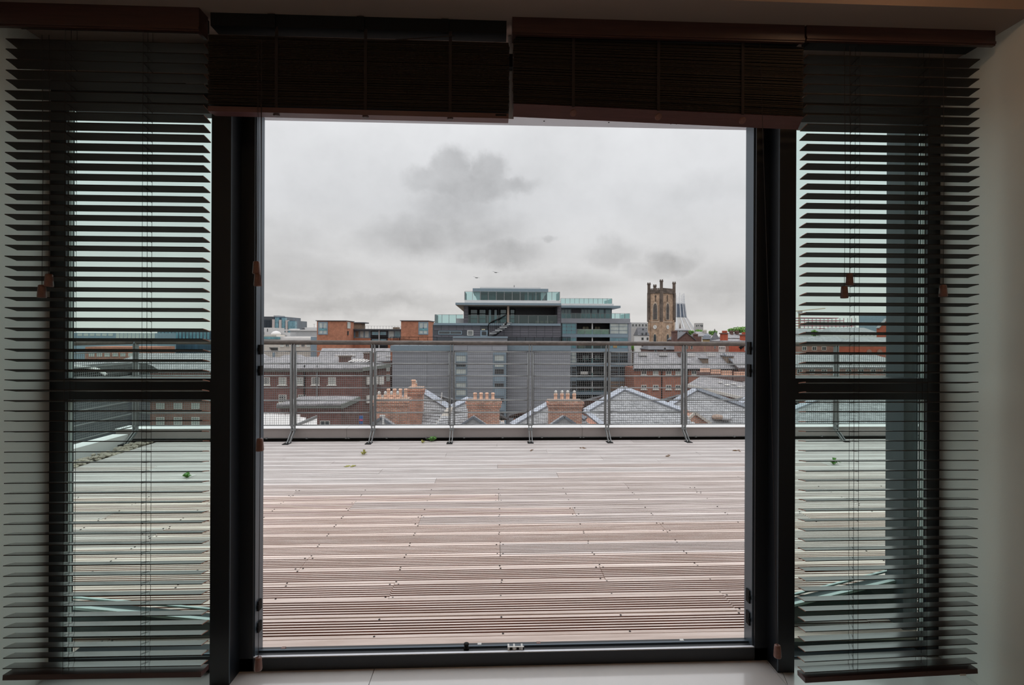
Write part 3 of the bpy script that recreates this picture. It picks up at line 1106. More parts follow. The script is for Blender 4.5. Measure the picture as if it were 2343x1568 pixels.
# pebbles between deck and side kerb
pb = MB()
for k in range(1100):
    yv = rnd.uniform(2.6, 6.75)
    xv = rnd.uniform(XQ + .07, XD0 - .03)
    r_ = rnd.uniform(.014, .034)
    sx, sy, sz = r_ * rnd.uniform(.8, 1.4), r_ * rnd.uniform(.8, 1.3), r_ * rnd.uniform(.5, .8)
    rt = rnd.uniform(0, 3)
    pb.lathe((xv, yv, ZD - .04 + sz * .6 + rnd.uniform(0, .045)), [(.05 * 1, -sz), (.75 * 1, -sz * .6), (1, 0), (.75, sz * .65), (.1, sz)], 7, rt, sx, sy)
pb.build('pebble_strip', M['pebble'], None, True, label='strip of grey-brown pebbles between decking and the left railing', cat='pebbles', kind='stuff')


def sprig(name, label, cat, px, py, size, n, m, group=None, flat=False):
    c = ondeck(px, py)
    t = thing(name, label, cat, c, group)
    for k in range(n):
        a = rnd.uniform(0, 2 * math.pi)
        L = size * rnd.uniform(.6, 1.1)
        w_ = L * .28
        h = 0.002 if flat else L * rnd.uniform(.4, 1.0)
        d = Vector((math.cos(a), math.sin(a), 0))
        s_ = Vector((-d.y, d.x, 0))
        b0 = c + d * (L * .12)
        tip = c + d * L + Vector((0, 0, h * .7 + .002))
        mid = c + d * (L * .55) + Vector((0, 0, h + .003))
        MB().add([b0, mid + s_ * w_, tip, mid - s_ * w_, b0 + Vector((0, 0, -.001)), mid + s_ * w_ - Vector((0, 0, .002)), tip - Vector((0, 0, .002)), mid - s_ * w_ - Vector((0, 0, .002))],
                 [(0, 1, 2, 3), (7, 6, 5, 4), (0, 4, 5, 1), (1, 5, 6, 2), (2, 6, 7, 3), (3, 7, 4, 0)]).build('leaf', M[m], t)
    return t


sprig('weed', 'bright green leafy weed growing at the foot of the kerb', 'weed', 988, 1010, .085, 16, 'leaf')
sprig('weed', 'tiny yellow-green sprig between boards, below and left of the leafy weed', 'weed', 966, 1014, .055, 6, 'moss')
sprig('weed', 'tiny moss sprig in a board joint near second railing post', 'weed', 830, 1041, .06, 7, 'moss')
sprig('weed', 'low green sprig spreading between boards left of centre', 'weed', 800, 1068, .07, 6, 'moss', flat=True)
sprig('weed', 'sparse green weed on the deck behind the left blind', 'weed', 430, 1093, .05, 16, 'leaf')
sprig('weed', 'small green weed on the deck behind the right blind', 'weed', 1907, 1063, .07, 8, 'leaf')
sprig('leaf_litter', 'curled brown dead leaves on the deck right of the centre posts', 'leaf', 1332, 1026, .055, 5, 'deadleaf', flat=True)
sprig('leaf_litter', 'brown dead leaf by the middle board joint', 'leaf', 1214, 1031, .05, 4, 'deadleaf', flat=True)
sprig('leaf_litter', 'rust-brown bark scrap near the right end of the deck', 'leaf', 1533, 1044, .07, 5, 'deadleaf', flat=True)
sprig('leaf_litter', 'brown dead twigs close to the right door jamb', 'leaf', 1690, 1032, .075, 6, 'deadleaf', flat=True)

# added dark bands with a pale double rim, standing in for window reflections
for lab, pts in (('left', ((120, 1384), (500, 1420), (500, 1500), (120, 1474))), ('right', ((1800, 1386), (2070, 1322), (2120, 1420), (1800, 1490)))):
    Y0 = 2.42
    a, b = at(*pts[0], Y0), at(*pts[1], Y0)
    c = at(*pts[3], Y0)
    t = thing('reflection_dummy', 'added dark band with pale double rim standing in for a reflection in the %s side window' % lab, 'trough', (a.lerp(b, .5).x, Y0 + .1, ZD))
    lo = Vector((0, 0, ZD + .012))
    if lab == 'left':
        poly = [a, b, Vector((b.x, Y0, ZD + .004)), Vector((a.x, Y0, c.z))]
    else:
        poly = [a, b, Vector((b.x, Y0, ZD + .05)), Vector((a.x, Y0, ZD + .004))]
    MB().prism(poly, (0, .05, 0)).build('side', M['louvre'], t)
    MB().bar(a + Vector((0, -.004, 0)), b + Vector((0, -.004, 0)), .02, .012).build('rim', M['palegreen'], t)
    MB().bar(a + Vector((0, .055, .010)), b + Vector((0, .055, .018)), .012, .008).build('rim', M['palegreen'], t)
# ================================================================== THE CITY
tag(bmb(-900, 1200, 7.6, 2500, GROUND - 1, GROUND).build('ground', M['street']), 'streets far below the terrace', kind='structure')
tag(bmb(-9, 11, -4, 7.1, GROUND, -.5).build('building_base', M['white']), kind='structure')


def building(name, label, cat='building', group=None, px=1000, py=900, Y=100):
    p = at(px, py, Y)
    return thing(name, label, cat, (p.x, Y, GROUND), group)


def panel_grid(root, px0, py0, px1, py1, Y, rows, cols, m, gap=.035, t=.06, name='panel', stag=False):
    x0, x1, z0, z1 = rect(px0, py0, px1, py1, Y)
    if isinstance(cols, int):
        cols = [i / cols for i in range(cols + 1)]
    h = (z1 - z0) / rows
    cache = {}
    for c0, c1 in zip(cols, cols[1:]):
        wd = round((x1 - x0) * (c1 - c0) - gap, 4)
        if wd not in cache:
            cache[wd] = bmb(0, wd, -t, 0, 0, h - gap).mesh(name, M[m])
        for r in range(rows):
            link(name, cache[wd], root, (x0 + (x1 - x0) * c0 + gap / 2, Y, z0 + h * r + gap / 2))


def balustrade(root, pxa, pxb, pya, pyb, Y, n=1, rail=True, m='balu', Y2=None):
    """row of glass sheets between thin posts"""
    for i in range(n):
        a = pxa + (pxb - pxa) * i / n
        b = pxa + (pxb - pxa) * (i + 1) / n
        x0, x1, z0, z1 = rect(a, pya, b, pyb, Y)
        o = bmb(x0 + .04, x1 - .04, Y, Y + .03, z0, z1).build('glass_sheet', M[m], root)
        bmb(x0 - .035, x0 + .035, Y - .02, Y + .06, z0, z1 + .02).build('glass_post', M['galv'], o)
    if rail:
        x0, x1, z0, z1 = rect(pxa, pya, pxb, pyb, Y)
        bmb(x0, x1, Y - .02, Y + .05, z1, z1 + .05).build('top_rail', M['galv'], root)


def side_balustrade(root, px, pya, pyb, Ya, Yb, n):
    x = at(px, pyb, Ya).x
    z0, z1 = at(px, pyb, Ya).z, at(px, pya, Ya).z
    for i in range(n):
        a, b = Ya + (Yb - Ya) * i / n, Ya + (Yb - Ya) * (i + 1) / n
        o = bmb(x - .02, x + .02, a + .03, b - .03, z0, z1).build('glass_sheet', M['balu'], root)
        bmb(x - .04, x + .04, a - .04, a + .04, z0, z1 + .02).build('glass_post', M['galv_dark'], o)


# ------------------------------------------------------------------ grey apartment building
g = building('apartment_building', 'large stepped dark grey panelled apartment building with glass balustrades', px=1150, Y=80)
YL, YM, YRB = 70.0, 68.6, 71.5
for (a, b, top, Y, d) in ((897, 1036, 803, YL, 12), (1036, 1161, 781, YM, 12), (1150, 1305, 803, YRB, 12)):
    pbox(g, 'wall', M['zinc_dark'], a, top, b, 1100, Y, d, True)
panel_grid(g, 897, 803, 1036, 979, YL, 22, [0, .575, 1.0], 'zinc')
panel_grid(g, 1069, 803, 1128, 979, YM, 22, 1, 'zinc')
panel_grid(g, 1161, 803, 1305, 979, YRB, 22, [0, .42, 1.0], 'zinc')
panel_grid(g, 1036, 781, 1161, 803, YM, 2, [0, .27, .72, 1.0], 'zinc')
pbox(g, 'coping', M['zinc_cap'], 893, 791, 1036, 803, YL - .3, 12.5)
pbox(g, 'coping', M['zinc_cap'], 1036, 770, 1162, 774, YM - .25, 12.5)
pbox(g, 'parapet', M['zinc'], 1036, 774, 1161, 782, YM, 12)
pbox(g, 'coping', M['zinc_cap'], 1161, 790, 1306, 803, YRB - .3, 12.5)
# stair windows
def stack(pxa, pxb, items, edge):
    pbox(g, 'window_surround', M['bluepanel'], pxa - 3, 806, pxb + 3, 979, YM - .03, .2)
    for (ya, yb, kind) in items:
        if kind == 'panel':
            pbox(g, 'spandrel', M['bluepanel'], pxa + 1, ya, pxb - 1, yb, YM - .16, .2)
        else:
            win(g, pxa, ya, pxb, yb, YM - .05, 1, 1, 'zinc_cap', kind, .14)
stack(1042, 1068, [(812, 829, 'palepane'), (832, 842, 'darkpane'), (843, 858, 'palepane'), (861, 873, 'panel'), (874, 888, 'palepane'), (890, 907, 'palepane'), (912, 925, 'panel'), (927, 942, 'darkpane'), (944, 960, 'panel')], 0)
stack(1130, 1155, [(811, 828, 'palepane'), (830, 842, 'palepane'), (843, 859, 'darkpane'), (861, 873, 'panel'), (875, 888, 'darkpane'), (890, 906, 'panel'), (909, 922, 'darkpane'), (924, 940, 'panel'), (942, 958, 'darkpane')], 1)
# set-back storey with stair
YU = 75.5
pbox(g, 'wall', M['zinc_dark'], 990, 744, 1284, 800, YU, 9)
panel_grid(g, 993, 745, 1057 + 4, 756, YU, 2, 4, 'zinc_up', .05)
panel_grid(g, 993, 767, 1061, 772, YU, 1, 4, 'zinc_up', .05)
panel_grid(g, 1061, 745, 1099, 756, YU, 2, 2, 'zinc_up', .05)
panel_grid(g, 1083, 756, 1099, 772, YU, 3, 1, 'zinc_up', .05)
panel_grid(g, 1116, 745, 1283, 773, YU, 5, 9, 'zinc_up', .05)
pbox(g, 'coping', M['zinc_cap'], 992, 740, 1283, 745, YU - .35, 9.5)
win(g, 1003, 757, 1057, 766, YU - .02, 2, 1, 'zinc_cap', 'darkpane', .12)
win(g, 1069, 756, 1083, 768, YU - .02, 1, 3, 'whiteframe', 'darkpane', .10)
win(g, 1099, 756, 1116, 771, YU - .02, 1, 1, 'bluepanel', 'darkpane', .22, name='terrace_door')
pbox(g, 'wall_lamp', M['blind'], 1102, 753, 1110, 755.5, YU - .35, .3)
# roof railings of the lower blocks
for (a, b, Y) in ((893, 1000, YL + .6), (1162, 1303, YRB + .6)):
    x0, x1, z0, z1 = rect(a, 771, b, 792, Y)
    mb = MB().box(x0, x1, Y, Y + .05, z1 - .05, z1).box(x0, x1, Y, Y + .03, z1 - .45, z1 - .42)
    n = int((x1 - x0) / 1.2)
    for k in range(n + 1):
        xx = x0 + (x1 - x0) * k / n
        mb.box(xx - .025, xx + .025, Y, Y + .05, z0, z1)
    mb.build('roof_railing', M['black'], g)
x0, x1, z0, z1 = rect(1281, 771, 1305, 790, YRB + 3)
mb = MB()
for k in range(14):
    xx = x0 + (x1 - x0) * k / 13
    mb.box(xx - .03, xx + .03, YRB + 3, YRB + 3.05, z0, z1)
mb.build('roof_railing', M['black'], g)
# penthouse storey, deep recess
YP, YPB = 77.0, 80.5
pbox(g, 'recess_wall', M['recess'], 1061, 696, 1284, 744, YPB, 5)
pbox(g, 'pier', M['zinc_up'], 1061, 698, 1071, 741, YP, 3.6)
panel_grid(g, 1061, 700, 1071, 741, YP - .01, 6, 1, 'zinc_up', .05)
pbox(g, 'pier', M['zinc_up'], 1275, 698, 1283, 741, YP, 3.6)
panel_grid(g, 1275, 700, 1283, 741, YP - .01, 6, 1, 'zinc_up', .05)
for (a, b, n, pmn) in ((1075, 1094, 1, 'tealpane'), (1095, 1113, 1, 'tealpane'), (1116, 1126, 1, 'bluepane'), (1129, 1139, 1, 'bluepane'), (1143, 1160, 1, 'tealpane'), (1166, 1179, 1, 'tealpane')):
    win(g, a, 707, b, 741, YPB - .02, n, 3 if b - a > 12 else 1, 'black', pmn, .16)
pbox(g, 'column', M['cream_column'], 1160.5, 699, 1165, 741, YP + .1, .35)
balustrade(g, 1071, 1160, 722, 740, YP + .05, 4, True)
balustrade(g, 1165, 1275, 722, 740, YP + .05, 5, True)
for k in range(4):
    pbox(g, 'terrace_chair', M['wood'], 1225 + k * 11, 734, 1233 + k * 11, 740, YP + 1.5 + .3 * (k % 2), .6)
YS = 75.2
pbox(g, 'roof_edge', M['zinc_cap'], 1042, 693.5, 1284, 698.5, YS, 6)
pbox(g, 'soffit', M['soffitwood'], 1044, 698.3, 1283, 699.4, YS + .1, 5.6)
a, b, c = at(1043, 698, YS + .2), at(1061.5, 714, YP), at(1061.5, 698, YP)
MB().prism([a, b, c], (0, 3.2, 0)).build('eave_soffit', M['soffitwood'], g)
pbox(g, 'fascia', M['white'], 1063, 687.5, 1282, 694, 77.5, 6)
# left terrace glass
balustrade(g, 995, 1060, 720.5, 740, 79.5, 4)
side_balustrade(g, 995.5, 720, 740, YU - .2, 79.5, 8)
pbox(g, 'roof_box', M['greywall'], 1044, 729, 1061, 740, 78.6, 1.2)
# top storey
YT = 83.0
pbox(g, 'penthouse_wall', M['zinc_up'], 1098, 667, 1252, 690, YT, 6)
for (a, b) in ((1099, 1116), (1117, 1136), (1199, 1218), (1219, 1238)):
    win(g, a, 669, b, 688, YT - .02, 1, 1, 'zinc_cap', 'tealpane', .12)
pbox(g, 'roof_edge', M['zinc_cap'], 1081.5, 660.5, 1254.5, 668, 79.0, 9)
pbox(g, 'roof_cap', M['white'], 1098, 657.5, 1237, 661, 80.5, 6)
pbox(g, 'flue', M['galv_dark'], 1175.5, 653, 1177.5, 658, 82, .15)
for s, (xa, xb, xc) in ((-1, (1083, 1098, 1092)), (1, (1253, 1238, 1240))):
    q = [at(xa, 667, 79.3), at(xb, 668, 79.3), at(xb, 688, 79.3), at(xc, 688, 79.3)]
    MB().prism(q, (0, 3.5, 0)).build('splayed_fin', M['greywall'], g)
balustrade(g, 1063, 1281, 668, 687.5, 78.4, 12)
side_balustrade(g, 1064, 668, 687, 78.4, 83, 6)
side_balustrade(g, 1280.5, 668, 687, 78.4, 83, 6)
# spiral stair
st = []
for k in range(9):
    t = k / 8
    px = 1117 + 41 * t + 5 * math.sin(t * 3.1)
    py = 766 - 27 * t
    p = at(px + 4, py, 74.6 - .6 * math.sin(t * math.pi))
    bmb(p.x - .55, p.x + .55, p.y - .4, p.y + .4, p.z - .05, p.z + .05).build('stair_tread', M['whiteplastic'] if k % 2 else M['galv'], g)
pts1 = [at(x_, y_, 74.0) for x_, y_ in ((1117, 768), (1117, 747), (1119, 741), (1126, 736), (1138, 731), (1150, 725), (1159, 720))]
pts2 = [at(x_, y_, 74.0) for x_, y_ in ((1124, 771), (1136, 766), (1146, 757), (1154, 746), (1160, 738))]
MB().tube(pts1, .10, 6).build('stair_handrail', M['black'], g, True)
MB().tube(pts2, .14, 6).build('stair_stringer', M['black'], g, True)
mb = MB()
for k in range(10):
    t = k / 9
    q = at(1118 + 40 * t, 741 - 20 * t + 4 * math.sin(t * 3.14) * -0.4, 74.0)
    q2 = at(1118 + 40 * t, 765 - 27 * t, 74.0)
    mb.bar(q, q2, .04, .04)
mb.build('stair_balusters', M['black'], g)

# ------------------------------------------------------------------ balcony wing
w = building('apartment_wing', 'tall glazed balcony wing right of the grey apartment building', px=1360, Y=92)
YW, YWB = 92.0, 95.5
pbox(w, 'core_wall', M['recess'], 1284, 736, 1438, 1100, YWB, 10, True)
pbox(w, 'side_wall', M['zinc'], 1437, 738, 1443.5, 1100, YW, 13, True)
pbox(w, 'pier', M['zinc_dark'], 1282, 740, 1285.5, 1100, YW, 4, True)
pbox(w, 'roof_edge', M['zinc_cap'], 1283, 699.5, 1420, 704.5, YW - 1.5, 12)
pbox(w, 'fascia', M['white'], 1284, 695, 1404, 700, YW, 9)
balustrade(w, 1283, 1400, 683.5, 695, YW + .4, 11)
side_balustrade(w, 1400, 684, 695, YW + .4, YW + 7, 7)
pbox(w, 'top_storey_wall', M['zinc_up'], 1284, 704, 1400, 730, YW + 2.0, 8)
for (a, b, n) in ((1284, 1307, 3), (1329, 1352, 3), (1353, 1368, 1), (1369, 1383, 1), (1384, 1399, 1)):
    win(w, a, 707, b, 729, YW + 1.98, n, 2 if n == 1 else 1, 'zinc_cap', 'tealpane', .14)
balustrade(w, 1284, 1441, 717.5, 729, YW + .15, 14)
side_balustrade(w, 1440.5, 717.5, 729, YW + .15, YW + 7, 7)
pbox(w, 'slab', M['zinc'], 1283, 729, 1442, 739.5, YW - .15, 10)
floors = [(739.5, 765, 772), (772, 798, 805), (805, 831, 838), (838, 864.5, 871), (871, 897, 904), (904, 930, 937), (937, 963, 970)]
for k, (ya, yb, yc) in enumerate(floors):
    pbox(w, 'slab', M['bluepanel'], 1285, yb, 1438, yc, YW, 3.6)
    win(w, 1285, ya, 1319, yb, YW + .1, 3, 3, 'zinc_cap', ('tealpane', 'tealpane', 'palepane', 'darkpane', 'darkpane', 'darkpane', 'darkpane')[k], .12)
    win(w, 1395, ya, 1437, yb, YW + .1, 2, 3, 'zinc_cap', ('palepane', 'bluepane', 'darkpane', 'darkpane', 'wood', 'darkpane', 'darkpane')[k], .12)
    pbox(w, 'column', M['whiteplastic'], 1354, ya, 1356.5, yb, YW + .3, .25)
    balustrade(w, 1320, 1394, yb - 11, yb, YW + .12, 4, True)
    for (a, b) in ((1332, 1348), (1360, 1374)):
        win(w, a, ya + 7, b, yb - 6 if k else yb, YWB - .02, 2, 1, 'black', ('blind', 'darkpane', 'palepane', 'darkpane', 'darkpane', 'darkpane', 'darkpane')[k], .1)
pbox(w, 'balustrade_reflection', M['blind'], 1321, 754, 1394, 764.5, YW + .45, .05)  # cream sheet painting the reflections in the balustrade glass
pbox(w, 'balcony_table', M['wood'], 1323, 790, 1336, 797.5, YW + 1.0, 1.0)
pbox(w, 'balcony_chair', M['yellowstone'], 1403, 788, 1412, 796, YW - .05, .1)
pbox(w, 'balcony_planter', M['potcap'], 1329, 851, 1345, 857, YW - .2, .25)

# ------------------------------------------------------------------ orange brick block with two towers
b_ = building('apartment_building', 'orange brick apartment building with two square towers and a glazed link', px=850, Y=130)
YO = 130.0
for (a, b, s, wa, wb) in ((725, 792.5, 804.5, 728, 750), (917.5, 980, 991, 957.5, 980)):
    x0, x1, z0, z1 = rect(a, 735, b, 820, YO)
    xs_ = at(s, 750, YO + 6).x
    MB().prism([(x0, YO, GROUND), (x1, YO, GROUND), (xs_, YO + 8, GROUND), (x0 + 1, YO + 8, GROUND)], (0, 0, z1 - GROUND)).build('tower_wall', M['brick_orange'], b_)
    MB().prism([(x0 - .25, YO - .3, z1), (x1 + .1, YO - .3, z1), (xs_ + .25, YO + 8, z1), (x0 - .25, YO + 8, z1)], (0, 0, .18)).build('roof_slab', M['zinc_dark'], b_)
    win(b_, wa, 736.5, wb, 766, YO - .02, 2, 2, 'bluepanel', 'palepane', .3)
    pbox(b_, 'window_band', M['tealpane'], wa + 1.5, 752, wb - 1.5, 756.5, YO - .14, .05)
x0, x1, z0, z1 = rect(793.5, 737, 804, 752, YO + 4)
for (sx, ta) in ((795, 0),):
    pa, pb2 = at(793.8, 745, YO + .6), at(804, 745, YO + 6.3)
    za, zb_ = at(798, 752, YO + 3).z, at(798, 737.5, YO + 3).z
    MB().prism([(pa.x + .05, pa.y, za), (pb2.x + .05, pb2.y, za), (pb2.x + .05, pb2.y, zb_), (pa.x + .05, pa.y, zb_)], (.12, -.1, 0)).build('side_window', M['palepane'], b_)
    pa, pb2 = at(794.5, 762, YO + .9), at(797, 762, YO + 2.0)
    za, zb_ = at(796, 767, YO + 1.5).z, at(796, 758, YO + 1.5).z
    MB().prism([(pa.x + .05, pa.y, za), (pb2.x + .05, pb2.y, za), (pb2.x + .05, pb2.y, zb_), (pa.x + .05, pa.y, zb_)], (.12, -.1, 0)).build('side_window', M['darkpane'], b_)
YK = YO + 8.5
pbox(b_, 'link_wall', M['brick_orange'], 800, 774, 920, 830, YK, 8, True)
pbox(b_, 'link_roof', M['zinc_dark'], 800, 753, 920, 756, YK - 1, 10)
pbox(b_, 'link_core', M['bluepanel'], 800, 756, 920, 774, YK + .3, 7.5)
for (a, b, pmn) in ((806, 811, 'bluepane'), (812, 822, 'wood'), (823, 833, 'palepane'), (834, 845, 'palepane'), (888, 902, 'palepane'), (903, 916, 'bluepane')):
    win(b_, a, 757, b, 773.5, YK + .28, 1, 1, 'bluepanel', pmn, .16)
for (ya, yb) in ((757, 774), (774, 797)):
    pbox(b_, 'balcony_recess', M['recess'], 848, ya, 887, yb, YK - .05, .2)
    win(b_, 851, ya + 2, 866, yb - 7, YK - .08, 2, 1, 'zinc_cap', 'bluepane', .12)
    win(b_, 869, ya + 2, 884, yb - 7, YK - .08, 2, 1, 'zinc_cap', 'bluepane', .12)
    mb = MB()
    x0, x1, z0, z1 = rect(848, yb - 7, 887, yb - 1, YK - .5)
    mb.box(x0, x1, YK - .5, YK - .45, z1 - .08, z1).box(x0, x1, YK - .5, YK - .2, z0, z0 + .12)
    for k in range(15):
        xx = x0 + (x1 - x0) * k / 14
        mb.box(xx - .05, xx + .05, YK - .5, YK - .45, z0, z1)
    mb.build('balcony_railing', M['black'], b_)
pbox(b_, 'column', M['greywall'], 866, 756, 868.5, 800, YK - .6, .3)
pbox(b_, 'rooftop_cabin', M['wood'], 806, 739, 827, 754, YK + 3, 4)
pbox(b_, 'cabin_roof', M['zinc_dark'], 804, 737.5, 834, 740, YK + 2.5, 5)
pbox(b_, 'roof_box', M['wood'], 899, 749, 912, 754, YK + 3, 2)
x0, x1, z0, z1 = rect(836, 746, 917, 754, YK + 1)
mb = MB().box(x0, x1, YK + 1, YK + 1.05, z1 - .05, z1)
for k in range(13):
    xx = x0 + (x1 - x0) * k / 12
    mb.box(xx - .03, xx + .03, YK + 1, YK + 1.05, z0, z1)
mb.build('roof_railing', M['galv'], b_)
# fence on the low roof in front of the second tower
fr = building('roof_fence', 'black picket fence on a low roof before the right brick tower', 'fence', px=950, Y=100)
for (a, b, ya, yb, Y) in ((900, 955, 771, 792, 100),):
    x0, x1, z0, z1 = rect(a, ya, b, yb, Y)
    bmb(x0, x1, Y, Y + .06, z1 - .08, z1).build('fence_rail', M['black'], fr)
    bmb(x0, x1, Y, Y + 3, GROUND, z0).build('fence_wall', M['zinc_dark'], fr)
    for k in range(18):
        xx = x0 + (x1 - x0) * k / 17
        zt_ = z1 - (z1 - z0) * .35 * k / 17
        bmb(xx - .05, xx + .05, Y + .07, Y + .12, z0, zt_).build('picket', M['black'], fr)

# ------------------------------------------------------------------ far left skyline
o1 = building('office_building', 'dark blue glass office building with pale vertical piers on the left skyline', px=625, Y=320)
YA = 320.0
pbox(o1, 'glazed_block', M['officeblue'], 591, 725, 653, 790, YA, 25, True)
pbox(o1, 'glazed_block', M['officeblue'], 657, 734, 675.5, 790, YA + 3, 20, True)
pbox(o1, 'roof_edge', M['zinc_dark'], 590, 724.5, 627, 731, YA - .6, 26)
pbox(o1, 'roof_box', M['greywall'], 626, 722, 637, 726, YA + 5, 10)
for (a, b, t_) in ((622.5, 628, 731), (638, 643.5, 732), (653, 657.5, 733)):
    pbox(o1, 'pier', M['officepale'], a, t_, b, 790, YA - 2.5, 3, True)
for (a, b, t_) in ((629, 637, 727), (644.5, 652, 727.5), (659, 675, 735)):
    pbox(o1, 'glazed_bay', M['bluepane'], a, t_, b, 790, YA - 2, 3, True)
for k in range(9):
    pbox(o1, 'mullion', M['zinc_dark'], 599 + k * 2.6, 733, 599.7 + k * 2.6, 750, YA - .5, .6)
pbox(o1, 'side_bay', M['palepane'], 587, 730, 592, 790, YA - 1, 10, True)
o2 = building('white_block', 'plain white block with dark slit windows below the blue office', px=602, Y=240)
pbox(o2, 'wall', M['white'], 585, 750, 620.5, 800, 240, 15, True)
for (a, ya) in ((588.2, 752), (611, 752.5), (602.5, 760), (588.2, 760.5)):
    pbox(o2, 'slit_window', M['darkpane'], a, ya, a + 1.6, ya + 6.5, 239.85, .3)
o3 = building('grey_hall', 'long pale grey flat roofed hall left of the first brick tower', px=690, Y=215)
pbox(o3, 'wall', M['greywall'], 664, 757, 726, 810, 215, 20, True)
pbox(o3, 'roof_edge', M['white'], 650, 754.5, 726, 757.2, 214.5, 20.5)
pbox(o3, 'roof_box', M['greywall'], 692, 749.5, 726, 756, 222, 12)
pbox(o3, 'roof_box', M['zinc_dark'], 691, 750, 696, 756, 221.5, .5)
pbox(o3, 'roof_box', M['white'], 661, 752.5, 676, 756, 221, 5)
o4 = building('low_white_building', 'low pale building with stepped white roofs and a small dome behind the handrail', px=640, Y=190)
pbox(o4, 'wall', M['white'], 585, 770, 712, 812, 190, 8, True)
pbox(o4, 'upper_wall', M['greywall'], 632, 761, 664, 776, 198, 6, True)
pbox(o4, 'roof_strip', M['white'], 648, 774, 712, 778.5, 189, 3)
pbox(o4, 'door_recess', M['darkpane'], 652.5, 769, 656, 773.5, 197.7, .3)
pbox(o4, 'glazed_strip', M['tealpane'], 597, 771.5, 640, 776, 189.5, .6)
pbox(o4, 'roof_edge', M['cream'], 586, 766.5, 632, 770, 189.8, 8)
p = at(624, 765, 194)
MB().lathe((p.x, 197, p.z - .3), [(1.9, 0), (1.8, .7), (1.2, 1.3), (.3, 1.6)], 14).build('dome', M['white'], o4, True)
o5 = building('pale_office', 'pale office strip with a row of dark windows just under the handrail', px=650, Y=150)
pbox(o5, 'wall', M['cream'], 636, 787, 711, 830, 150, 10, True)
pbox(o5, 'side_pier', M['bluepanel'], 711, 771, 725.5, 830, 149.5, 9, True)
for k in range(6):
    win(o5, 641 + k * 12, 788, 650 + k * 12, 794.5, 149.95, 2, 1, 'whiteframe', ('palepane', 'darkpane', 'palepane')[k % 3], .12)
pbox(o5, 'lower_wing', M['cream'], 585, 786, 637, 830, 152, 8, True)
for k in range(3):
    pbox(o5, 'louvre', M['darkpane'], 616 + k * 2, 795.5 + k * 2.4, 636, 797 + k * 2.4, 151.6, .5)
pole = MB()
p = at(1, 1, 1)
for (px, ya, yb, Y) in ((719, 742, 756, 226),):
    q0, q1 = at(px, yb, Y), at(px, ya, Y)
    pole.bar(q0, q1, .12, .12)
    pole.bar(q1 + Vector((-.6, 0, 0)), q1 + Vector((.6, 0, 0)), .1, .1)
pole.build('roof_mast', M['galv'], None, label='thin T-shaped mast on the grey hall roof', cat='mast')


# ------------------------------------------------------------------ dull red brick building, left
d_ = building('brick_building', 'dull red brick building with slate roof and white sash windows at left', px=720, Y=55)
YD = 55.0
pbox(d_, 'wall', M['brick_red'], 556, 843, 828, 1100, YD, 1, True)
a, b = at(828, 900, YD), at(884, 900, 62)
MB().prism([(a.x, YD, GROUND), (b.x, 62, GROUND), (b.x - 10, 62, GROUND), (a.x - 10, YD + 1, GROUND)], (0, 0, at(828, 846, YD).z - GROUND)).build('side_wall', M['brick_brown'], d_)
pbox(d_, 'gutter', M['gutter'], 556, 842, 830, 851, YD - .5, .55)
A, B_, C_, D_ = at(556, 843, YD - .6), at(833, 842, YD - .6), at(800, 816, 60), at(556, 818, 60)
roof_plane(d_, [A, B_, C_, D_], 'slate', .2)
E = at(893, 834, 63)
roof_plane(d_, [B_, E, C_], 'slate', .2)
MB().bar(B_ + Vector((0, -.1, -.15)), E + Vector((0, -.1, -.15)), .3, .4).build('gutter', M['gutter'], d_)
for px in (609, 647, 686, 722.5, 760):
    win(d_, px - 9, 863, px + 9, 881, YD, 3, 4, 'whiteframe', 'palepane' if px in (686, 760, 647) else 'darkpane', .09, True)
for px in (647, 691):
    win(d_, px - 9, 903, px + 9, 922, YD, 3, 4, 'whiteframe', 'darkpane', .09, True)
for px in (696, 725):
    pbox(d_, 'downpipe', M['black'] if px == 696 else M['galv'], px - 1.2, 836, px + 1.2, 920, YD - .3, .15)
# side windows of receding wall
for t in (.2, .45, .7):
    q = a.lerp(b, t)
    for (ya, yb) in ((862, 880), (905, 922)):
        z0, z1 = at(828 + 56 * t, yb, q.y).z, at(828 + 56 * t, ya, q.y).z
        MB().prism([(q.x - .1, q.y - .35, z0), (q.x + .35, q.y + .35, z0), (q.x + .35, q.y + .35, z1), (q.x - .1, q.y - .35, z1)], (.15, -.12, 0)).build('side_window', M['whiteframe'], d_)
# chimneys and roof lights
for (x_0, x_1, y_0, y_1, Y) in ((775, 798, 816, 839, 57.2), (832, 851, 809, 824, 60)):
    pbox(d_, 'chimney', M['brick_brown'], x_0, y_0, x_1, y_1 + 5, Y, 1.0)
    pbox(d_, 'chimney_cap', M['stone_dark'], x_0 - 1, y_0 - 1.5, x_1 + 1, y_0 + 1.5, Y - .1, 1.2)
for k in range(6):
    q0, q1 = at(798 + k * 8, 832, 56.3 + k * .5), at(812 + k * 7.4, 826, 58.2 + k * .5)
    MB().bar(q0 + Vector((0, 0, .2)), q1 + Vector((0, 0, .2)), .22, .06).build('skylight_bar', M['white'], d_)
